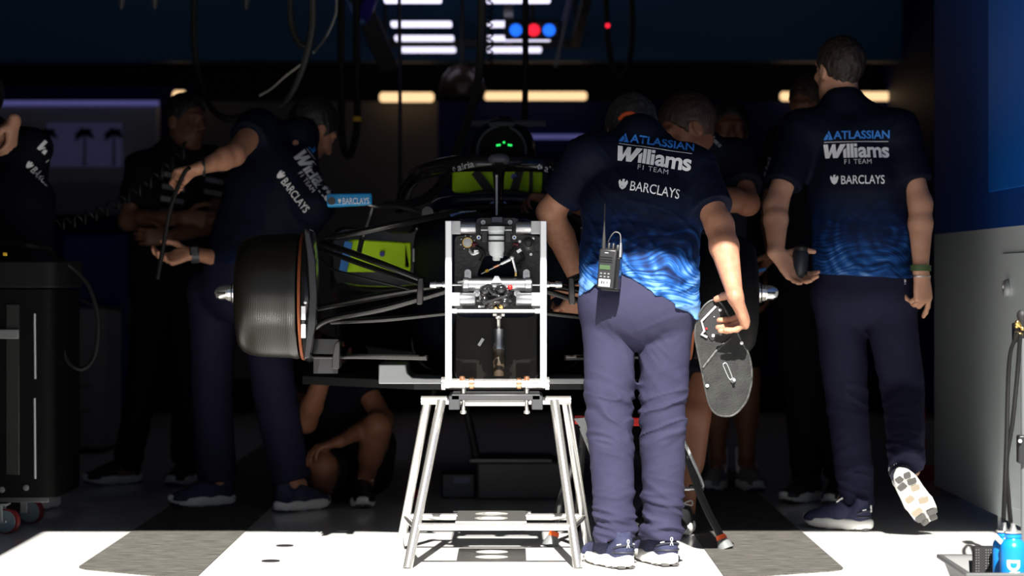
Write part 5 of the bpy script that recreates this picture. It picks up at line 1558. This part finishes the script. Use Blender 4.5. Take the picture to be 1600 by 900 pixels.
ck = cuff(m3, 'watch', wR3, V(-.9, -.2, -.05), V(-.1, -.5, .6), M['dark_grey'], .038, .034, .03, 'dark square watch')
obj('watch_face', MB().box(wR3 + V(.004, -.036, .012), (.038, .012, .040)), M['black_gloss'], ck, bevel=.006)
cuff(m3, 'bracelet', P(317, 261, 9.375), V(-.92, -.2, -.1), V(.1, -.2, -.95), M['black_matt'], .040, .034, .012, 'black bracelet')
for par, tr, px, py, d in ((m2, trous2, 1419, 442, 8.8), (m3, trous3, 316, 402, 9.6)):
    t = MB(); poly2(t, [(0, 0), (.008, .003), (.007, .012), (.001, .014)]); poly2(t, [(0, -.006), (.007, -.004), (.007, -.002), (0, -.004)])
    project('trouser_badge', t, P(px, py, d), (1, 0, 0), (0, 0, 1), tr, M['print_white'], tr, .002, .8, 'small white badge')

# the black can in the walker's left hand
cn_ = thing('drink_can', P(1249, 432, 8.80), 'black insulated can held in the walking mechanic\'s left hand', 'can')
c0 = P(1249, 434, 8.80)
obj('can_body', MB().lathe(c0, V(.05, 0, 1), [(0, .026), (.004, .029), (.090, .029), (.098, .024)], 28), mat('matt_navy_can', (.012, .016, .022), .45), cn_)
obj('lid', MB().lathe(c0 + V(.005, 0, .098), V(.05, 0, 1), [(0, .025), (.012, .025), (.015, .018), (.02, .012)], 24), M['black_plastic'], cn_)
# the hose the leaning mechanic holds
one_mesh('air_hose', MB().tube([P(296, 262, 9.20), P(287, 272, 9.22), P(268, 320, 9.3), P(256, 380, 9.35), P(246, 436, 9.38)], .0085, 8, 6), M['rubber'],
         'thin black hose stretched between the hands of the leaning mechanic', 'hose')
# blue glove thing held by dark hand
one_mesh('marker_pen', MB().lathe(P(1184, 424, 9.75), V(.9, -.1, .3), [(0, .007), (.022, .007), (.025, .005), (.035, .005)], 12), M['blue_strap'], 'blue pen in the hand beside the right wheel hub', 'pen')

# ------------------------------------------------------------------ tool cart at the left
tc_ = thing('tool_cart', V(-1.99, 9.0, 0), 'tall black tool cart on grey castors at the left edge', 'tool cart')
X0, X1, Y0, Y1 = -2.36, -1.655, 8.82, 9.35
mb = MB(); mb.prism(round_poly([(X0, Y0), (X1, Y0), (X1, Y1), (X0, Y1)], .05, 6), (0, 0, (.135+.89)/2), (1, 0, 0), (0, 1, 0), .755)
obj('cabinet', mb, mat('black_cart_shell', (.003, .003, .003), .5, spec=.08), tc_)
mb = MB(); mb.prism(round_poly([(X0-.01, Y0-.015), (X1+.01, Y0-.015), (X1+.01, Y1+.01), (X0-.01, Y1+.01)], .05, 6), (0, 0, .945), (1, 0, 0), (0, 1, 0), .10)
obj('worktop', mb, mat('dark_cart_top', (.006, .006, .0065), .6, spec=.15), tc_, bevel=.008)
mb = MB().box((( X0+X1)/2, (Y0+Y1)/2, .125), (X1-X0-.06, Y1-Y0-.05, .02))
obj('base_plate', mb, M['dark_grey'], tc_, bevel=.003)
for a, b in ((490, 592), (622, 748)):
    p0, p1 = P(54, a, 8.815), P(55, b, 8.815)
    obj('edge_highlight', MB().tube([p0, (p0+p1)/2, p1], .005, 8, 2), M['alu_matt'], tc_)  # bright lines stand for highlights along the drawer edges
obj('reflection_strip', MB().box((P(20, 600, 8.815) + V(0, 0, -.02)), (.05, .008, .62)), mat('reflection_grey', (.012, .012, .011), .4), tc_, bevel=.003)  # grey strip stands for a broad reflection on the cart front
obj('drawer_handle', MB().box(P(8, 522, 8.80), (.10, .02, .035)), M['grey_plastic'], tc_, bevel=.004)
for px, py in ((3, 765), (41, 762)):
    obj('corner_bolt', MB().lathe(P(px, py, 8.822), (0, -1, 0), [(0, .012), (.006, .011), (.008, .005)], 14), M['cable_grey'], tc_)
for px, d, m in ((10, 8.86, 1), (48, 9.22, 2), (-110, 8.86, 3), (-100, 9.22, 4)):
    c = V((px-800)*d/F, d, .046)
    cs = obj('castor', MB().lathe(c + V(0, -.016, 0), (.25, 1, 0), [(0, .034), (.002, .046), (.028, .046), (.030, .034)], 30), M['wheel_red'], tc_, label='castor with dark red tyre')
    obj('wheel_disc', MB().lathe(c + V(-.003, -.0175, 0), (.25, 1, 0), [(0, .012), (.0, .040), (.004, .041), (.031, .041), (.032, .01)], 30), M['wheel_grey'], cs)
    obj('axle_nut', MB().lathe(c + V(-.004, -.022, 0), (.25, 1, 0), [(0, .006), (.004, .009), (.04, .009)], 8), M['steel'], cs)
    fk = MB(); fk.box(c + V(-.022, -.024, .030), (.026, .004, .07)); fk.box(c + V(-.02, .028, .030), (.026, .004, .07)); fk.box(c + V(-.015, 0, .062), (.05, .06, .008))
    obj('fork', fk, M['alu_matt'], cs, bevel=.002)
one_mesh('bent_cable', MB().tube([P(-20, 385, 9.0), P(20, 378, 8.95), P(45, 384, 8.9), P(70, 388, 8.95), P(78, 392, 9.0)], .012, 8, 6), M['rubber'], 'thick black cable lying across the top of the tool cart', 'cable')
one_mesh('yellow_clip', MB().box(P(8, 397, 8.795) , (.014, .012, .012)), M['yellow'], 'tiny yellow clip on the front edge of the tool cart top', 'clip', bevel=.002)
one_mesh('loop_cable', MB().tube([P(82, 400, 9.0), P(115, 420, 9.02), P(140, 450, 9.02), P(153, 500, 9.02), P(148, 555, 9.02), P(127, 577, 9.0), P(103, 560, 9.0), P(92, 515, 9.0), P(82, 460, 9.0), P(76, 440, 9.0)], .0085, 8, 6), M['rubber'],
         'black cable hanging in a big loop from the right side of the tool cart', 'cable')
one_mesh('side_cable', MB().tube([P(80, 440, 9.05), P(105, 458, 9.3), P(150, 478, 9.6), P(190, 484, 10)], .006, 8, 6), M['rubber'], 'thin black cable running from the tool cart towards the figure with folded arms', 'cable')
hx = []
for k in range(200):
    t = k/199; c = P(88 + 205*t, 352 - 60*t - 62*t*t + 26*math.sin(t*3.1)*.3, 9.35 + .3*t); a = k*.38
    hx.append(c + V(.30, 0, .95)*0 + V(-.35*math.cos(a), .9*math.sin(a), .94*math.cos(a))*.022)
one_mesh('coiled_cable', MB().tube(hx, .0055, 6, 1), M['rubber'], 'black coiled cable rising from the tool cart to the leaning mechanic\'s hand', 'cable')
# cabinet behind
wc = thing('cabinet', P(125, 708, 12.9), 'pale free-standing cabinet with two faint dark logos behind the tool cart', 'cabinet')
a, b = P(84, 700, 12.9), P(166, 482, 12.9)
cab = obj('body', slab(a[0], b[0], 12.9, 13.4, a[2], b[2]), mat('pale_cabinet', (.24, .24, .26), .5), wc, bevel=.006)
obj('plinth', slab(a[0]+.02, b[0]-.02, 12.93, 13.38, 0, a[2]), M['black_matt'], wc)
for py, w in ((603, 26), (643, 26)):
    mb = MB(); c = P(121, py, 12.893); s = 12.9/F
    mb.ball(c + V(-22*s, 0, 0), 4.5*s, 8, (1, .3, 1))
    for k in range(7): mb.box(c + V((-12 + k*5)*s, 0, 0), (3.4*s, .004, (6 if k % 2 else 4.4)*s))
    obj('logo', mb, M['dark_grey'], cab, label='faint dark logo')
bp = thing('blue_case', P(160, 505, 13.6), 'dark blue upright case standing behind the pale cabinet', 'case')
a, b = P(96, 700, 13.6), P(204, 365, 13.6)
obj('body', slab(a[0], b[0], 13.6, 14.1, .0, b[2]), m_blue, bp, bevel=.02)
obj('edge_trim', slab(b[0]-.01, b[0]+.01, 13.59, 14.1, .0, b[2]), M['dark_grey'], bp)

# ------------------------------------------------------------------ trestle behind the centre mechanic
tr_ = thing('folding_trestle', V(.42, 8.4, 0), 'black folding trestle with a red top bar and orange-ringed feet behind the centre mechanic', 'trestle')
d = 8.38
fL, fR = V((860-800)*8.45/F, 8.45, 0), V((1135-800)*8.58/F, 8.58-.35, 0)
fR = V(.735, 8.35, .0)
tL, tR = P(908, 660, 8.5), P(1062, 660, 8.5)
obj('top_bar', MB().bar(P(898, 656, 8.5), P(1072, 661, 8.5), .03, .022, (0, 1, 0)), M['red'], tr_, bevel=.004, label='red top bar')
obj('end_bracket', MB().prism([(0, 0), (-.03, .04), (.02, .045), (.03, -.03), (.012, -.03)], P(910, 672, 8.48), (1, 0, 0), (0, 0, 1), .02), M['alu_matt'], tr_)
for nm, tp, ft in (('a', P(1066, 690, 8.45), fR), ('b', P(905, 700, 8.5), fL)):
    dn_ = nrm(ft - tp); mid_ = tp + (ft - tp)*.52 + V(-.012, 0, 0)
    lg = obj('leg', MB().tube([tp, mid_, ft - dn_*.045], .0145, 8, 5, flat=(1.1, .8)), M['black_matt'], tr_)
    obj('foot_ring', MB().lathe(ft - dn_*.052, dn_, [(0, .017), (.016, .019)], 14), M['orange'], lg, label='orange ring')
    obj('foot_pad', MB().lathe(ft - dn_*.036, dn_, [(0, .017), (.018, .026), (.036, .030)], 10), M['grey_plastic'], lg)
mb = MB(); mb.tube([P(1068, 688, 8.42), P(1096, 752, 8.42), P(1093, 763, 8.42), P(1066, 764, 8.42)], .006, 8, 3)
obj('link_rod', mb, M['alu_matt'], tr_, label='grey link rod')
obj('hinge', MB().box(P(1088, 762, 8.43), (.05, .03, .02)), M['black_plastic'], tr_, bevel=.003)
obj('strut', MB().bar(P(908, 668, 8.5), P(935, 735, 8.6), .010, .010), M['alu_matt'], tr_)
obj('rear_leg', MB().cyl(P(1062, 664, 8.52), V(P(1000, 800, 8.95)[0], 8.95, 0), .012), M['black_matt'], tr_)
obj('rear_leg', MB().cyl(P(912, 668, 8.52), V(P(900, 800, 8.95)[0], 8.95, 0), .012), M['black_matt'], tr_)

# cases in the shade under the car
bxx = thing('tool_case', P(810, 800, 10.2), 'low dark tool case on the floor under the car', 'tool case')
a, b = P(745, 800, 10.2), P(892, 722, 10.2)
obj('case', slab(a[0], b[0], 10.2, 10.6, 0, b[2]), M['dark_grey'], bxx, bevel=.01)
obj('lid_rim', slab(a[0]-.03, b[0]-.08, 10.19, 10.6, b[2], b[2]+.012), mat('grey_rim', (.12, .12, .12), .4), bxx)
c = P(812, 740, 10.15)
S_ = SDF(); S_.ell(P(812, 741, 10.35), (.045, .06, .025), None, .01)
one_mesh2 = sdf_obj('cloth', S_, .006, M['cloth_teal'], None, lambda X: .006*vnoise(X, 40, 2))
tag(one_mesh2, 'crumpled teal cloth lying on the dark tool case under the car', 'cloth')
one_mesh('light_tray', MB().prism(round_poly([(-.10, -.012), (.10, -.012), (.10, .012), (-.10, .012)], .006), P(798, 720, 10.45), (1, 0, 0), (0, 0, 1), .2), mat('pale_tray', (.30, .29, .28), .4), 'pale flat tray at the back of the tool case lid', 'tray', bevel=.003)
jk = thing('axle_stand', P(700, 800, 10.4), 'dark axle stand with a small red foot deep under the car', 'axle stand')
mb = MB()
for g in (-1, 1):
    for h in (-1, 1): mb.cyl(V(P(700, 0, 10.4)[0] + g*.16, 10.4 + h*.15, 0), V(P(700, 0, 10.4)[0] + g*.05, 10.4 + h*.05, .50), .014)
obj('frame', mb, M['black_matt'], jk)
obj('cradle', MB().box(V(P(700, 0, 10.4)[0], 10.4, .515), (.20, .14, .03)), M['black_plastic'], jk, bevel=.004)
obj('foot', MB().box(P(611, 752, 9.95)*V(1, 1, 0) + V(.10, .36, .02), (.05, .05, .04)), M['red'], jk, label='red foot', bevel=.004)
sb = thing('battery_box', P(726, 770, 10.0), 'small black box with a pale violet label strip beside the tool case', 'box')
a, b = P(690, 775, 10.3), P(742, 740, 10.3)
obj('box', slab(a[0], b[0], 10.3, 10.5, .0, b[2]), M['black_plastic'], sb, bevel=.006)
obj('label_strip', slab(a[0]+.05, b[0]-.02, 10.292, 10.3, b[2]-.04, b[2]-.015), mat('violet_strip', (.16, .16, .28), .5), sb)
# added red and white block, there for the glossy wall to reflect
rw = thing('reflected_block', V(1.93, 11.3, 0), 'added small white and red block reflected in the glossy right wall', 'case')
a, b = P(1442, 745, 11.2), P(1472, 655, 11.2)
obj('case', slab(a[0], b[0], 11.2, 11.5, 0, b[2]), mat('dim_white', (.30, .30, .32), .5), rw, bevel=.006)
obj('red_end', slab(a[0]-.03, a[0]+.012, 11.19, 11.51, 0, b[2]+.05), M['red'], rw, bevel=.005)
obj('red_band', slab(a[0], b[0], 11.19, 11.2, .0, .07), M['red'], rw)

# ------------------------------------------------------------------ right front: tray, bottles, pump pole
ty = thing('parts_tray', V(1.45, 7.08, 0), 'grey plastic tray with flared rim on the white floor at the bottom right', 'tray')
X0, X1, Y0, Y1, H = 1.29, 1.62, 6.86, 7.31, .10
def ringr(g, z, x0=X0, x1=X1, y0=Y0, y1=Y1): return [V(x0-g, y0-g, z), V(x1+g, y0-g, z), V(x1+g, y1+g, z), V(x0-g, y1+g, z)]
mb = MB(); mb.loft([ringr(-.035, .0), ringr(-.004, H-.012), ringr(.012, H-.012), ringr(.012, H), ringr(-.004, H), ringr(-.012, H-.01), ringr(-.04, .006)])
tray = obj('tray_shell', mb, mat('grey_tray', (.085, .088, .088), .5), ty, bevel=.003)
for k in range(3):
    obj('rib', MB().bar(V(X0-.002+.10*k+.05, Y0+.030, .01), V(X0+.10*k+.05, Y0-.006, H-.014), .006, .006), M['grey_plastic'], tray)
ms = thing('radiator_core', V(1.40, 7.22, .008), 'small black ribbed radiator core standing in the grey tray', 'radiator')
a, b = P(1523, 884, 7.20), P(1556, 855, 7.20)
obj('core', slab(a[0], b[0]+.02, 7.20, 7.24, .008, b[2]), M['black_matt'], ms)
mb = MB()
for k in range(11):
    if k in (2, 3): continue
    x = a[0] + .004 + k*.0072
    for j in range(9): mb.box((x, 7.198, b[2] - .008 - .0078*j), (.0028, .004, .004))
obj('fins', mb, M['cable_grey'], ms)
for i, (px, d, top, r, lb) in enumerate(((1583, 6.98, 828, .0365, 'front bright blue bottle with white vertical letters at the bottom right'), (1569, 7.09, 827, .0335, 'blue bottle half hidden behind the lettered one, pale tape on its neck'))):
    c = V((px-800)*d/F, d, 0.007); ht = CH - (top-HY)*d/F - .007
    bt = thing('bottle', c, lb, 'bottle', 'blue bottles on the floor')
    bd = obj('body', MB().lathe(c, (0, 0, 1), [(0, r*.8), (.006, r*.97), (.012, r), (ht*.74, r), (ht*.79, r*.95), (ht*.84, r*.80), (ht*.87, r*.62), (ht*.885, r*.60), (ht*.895, r*.66), (ht*.93, r*.66), (ht*.94, r*.60), (ht*.97, r*.5)], 40), M['blue_bottle'], bt)
    obj('cap', MB().lathe(c + V(0, 0, ht*.955), (0, 0, 1), [(0, r*.55), (.001, r*.72), (.006, r*.72), (.008, r*.32), (.018, r*.2), (.028, r*.18)], 24), M['steel'], bt)
    if i == 0:
        t = MB(); text_block(t, 'DU', 0, -.018, .062, .036, .035)
        project('bottle_lettering', t, c + V(-.006, -.1, .118), V(0, 0, -1), V(1, 0, 0), bd, M['print_white'], bd, .001, .3, 'white vertical letters DU', .01)
    else:
        obj('tape', MB().bar(c + V(-.035, -.03, ht*.93), c + V(-.012, -.04, ht*.80), .018, .012), mat('pale_tape', (.75, .62, .55), .6), bt, bevel=.003, label='pale tape')
pm = thing('pump_pole', V(1.59, 7.7, 0), 'grey pump pole with black grip, brass valves and two hoses at the right edge', 'pump')
ctr = V((1601-800)*7.7/F, 7.7, 0)
obj('tube', MB().cyl(ctr + V(0, 0, .0), ctr + V(0, 0, .74), .012), M['clear_grey'], pm)
obj('base', MB().lathe(ctr, (0, 0, 1), [(0, .06), (.012, .058), (.02, .02), (.04, .016)], 24), M['black_plastic'], pm)
obj('grip', MB().lathe(P(1597, 514, 7.7), (0, 0, 1), [(0, .009), (.02, .011), (.04, .017), (.052, .016), (.06, .008)], 20), M['black_matt'], pm)
obj('valve_block', MB().box(P(1592, 520, 7.72), (.04, .03, .065)), M['black_gloss'], pm, bevel=.005)
S_ = SDF()
for k in range(10): S_.ball(P(1593 + rr.uniform(-5, 5), 512 + rr.uniform(-10, 12), 7.68), .007, .003)
sdf_obj('brass_valve', S_, .002, M['brass'], pm)
obj('clamp', MB().box(P(1597, 702, 7.69), (.03, .04, .09)), M['black_plastic'], pm, bevel=.005)
obj('clamp_screw', MB().lathe(P(1593.5, 689, 7.665), (0, -1, 0), [(0, .006), (.006, .006)], 12), M['alu_white'], pm)
for pts in (((1590, 522), (1579, 550), (1575, 600), (1573, 680), (1570, 760), (1568, 812)), ((1594, 524), (1590, 580), (1582, 660), (1573, 720), (1576, 780), (1579, 815))):
    obj('hose', MB().tube([P(x, y, 7.66 - .62*(i/5)) for i, (x, y) in enumerate(pts)], .0068, 8, 6), M['rubber'], pm)
mb = MB(); mb.cyl(P(1590, 522, 7.66), P(1587, 530, 7.66), .006); 
obj('hose_tip', mb, M['steel'], pm)

# ------------------------------------------------------------------ cables and hoses hanging from the ceiling
def hang(name, pts, r, m, lb, top=True, grp=None, cat='cable', n=8):
    ps = [P(*p) for p in pts]
    if top: ps = [V(ps[0][0], ps[0][1], 3.07), (V(ps[0][0], ps[0][1], 3.05) + ps[0])/2] + ps
    return one_mesh(name, MB().tube(ps, r, n, 6), m, lb, cat, grp)
hang('hanging_hose', [(303, 0, 10.5), (303, 60, 10.5), (309, 110, 10.5), (325, 160, 10.4), (352, 185, 10.3), (395, 178, 10.3)], .014, M['rubber'], 'black hose hanging at the left and sagging behind the leaning mechanic\'s shoulder')
hang('ribbed_hose', [(453, 0, 10.2), (455, 35, 10.2), (464, 62, 10.2), (474, 72, 10.2), (484, 60, 10.2), (488, 20, 10.2), (489, -40, 10.2)], .013, mat('ribbed_rubber', (.02, .02, .018), .6, bump=(90, .8, (.2, .2, 3))), 'ribbed black hose in a short tight loop at the top left of centre')
hang('hanging_hose', [(489, 0, 10.0), (487, 50, 10.0), (478, 90, 10.0), (466, 125, 10.0), (450, 155, 10.0), (438, 166, 10.0)], .014, mat('worn_rubber', (.03, .029, .026), .5), 'thick worn hose curving down to the left from the ribbed loop')
hang('thin_cable', [(526, 0, 10.1), (522, 30, 10.1), (508, 60, 10.1), (490, 82, 10.0)], .006, M['cable_grey'], 'thin grey cable curving down left of the blue boom')
hang('light_cable', [(470, 101, 10.0), (445, 120, 10.0), (425, 138, 10.0), (405, 150, 10.0)], .005, mat('pale_cable', (.30, .28, .24), .5), 'thin pale cable slanting down above the leaning mechanic\'s head', top=False)
hang('looped_hose', [(533, 0, 11), (533, 120, 11), (534, 200, 11), (538, 235, 11), (546, 243, 11), (553, 225, 11), (558, 190, 11), (557, 120, 11), (557, -30, 11)], .016, M['rubber'], 'black hose hanging in a long narrow loop in front of the beige panels')
one_mesh('yellow_tag', MB().lathe(P(558, 190, 11), (0, 0, 1), [(0, .019), (.022, .019)], 14), M['yellow'], 'small yellow tag ring on the narrow hanging hose loop', 'tag')
hang('drop_line', [(624, 0, 11.5), (625, 150, 11.5), (625, 335, 11.5)], .009, mat('violet_line', (.03, .03, .055), .5), 'thin straight line hanging down left of the lamp rig')
hang('drop_line', [(821, 0, 10.9), (821, 100, 10.9), (820, 190, 10.9)], .014, M['rubber'], 'thick straight black line hanging down through the red signal light')
hx = []
dd = 11.2
for k in range(150):
    t = k/149; c = P(766, -20 + 150*t, dd); a = k*.75
    hx.append(c + V(math.cos(a), math.sin(a), 0)*.012)
one_mesh('coiled_lead', MB().tube([V(P(766, -20, dd)[0], dd, 3.07)] + hx, .004, 6, 1), M['rubber'], 'black coiled lead hanging between the two rows of light bars', 'cable')
hang('umbilical_hose', [(752, 60, 10.0), (742, 150, 9.9), (722, 215, 9.7), (700, 270, 9.5), (672, 305, 9.3), (640, 318, 9.2), (600, 320, 9.2)], .017, mat('dark_hose', (.014, .014, .013), .55), 'thick black hose sweeping down past the left end of the halo')
hang('hanging_hose', [(947, 0, 12), (950, 60, 12), (956, 100, 12), (968, 122, 12), (982, 100, 12), (988, 50, 12), (986, -30, 12)], .014, M['rubber'], 'black hose in a U-shaped loop right of the overhead signal')
for i, (px, w) in enumerate(((190, 8), (242, 18), (385, 10))):
    a = P(px, 0, 11.0)
    one_mesh('ceiling_hook', MB().lathe(V(a[0], 11, 3.05), (0, 0, -1), [(0, .02), (3.05-a[2]-.02, .02), (3.05-a[2]+.03, .012), (3.05-a[2]+.045, .004)], 12), M['dark_grey'], ('leftmost', 'middle', 'rightmost')[i] + ' of the three short hooks hanging at the top left', 'hook', 'hooks at the top left')
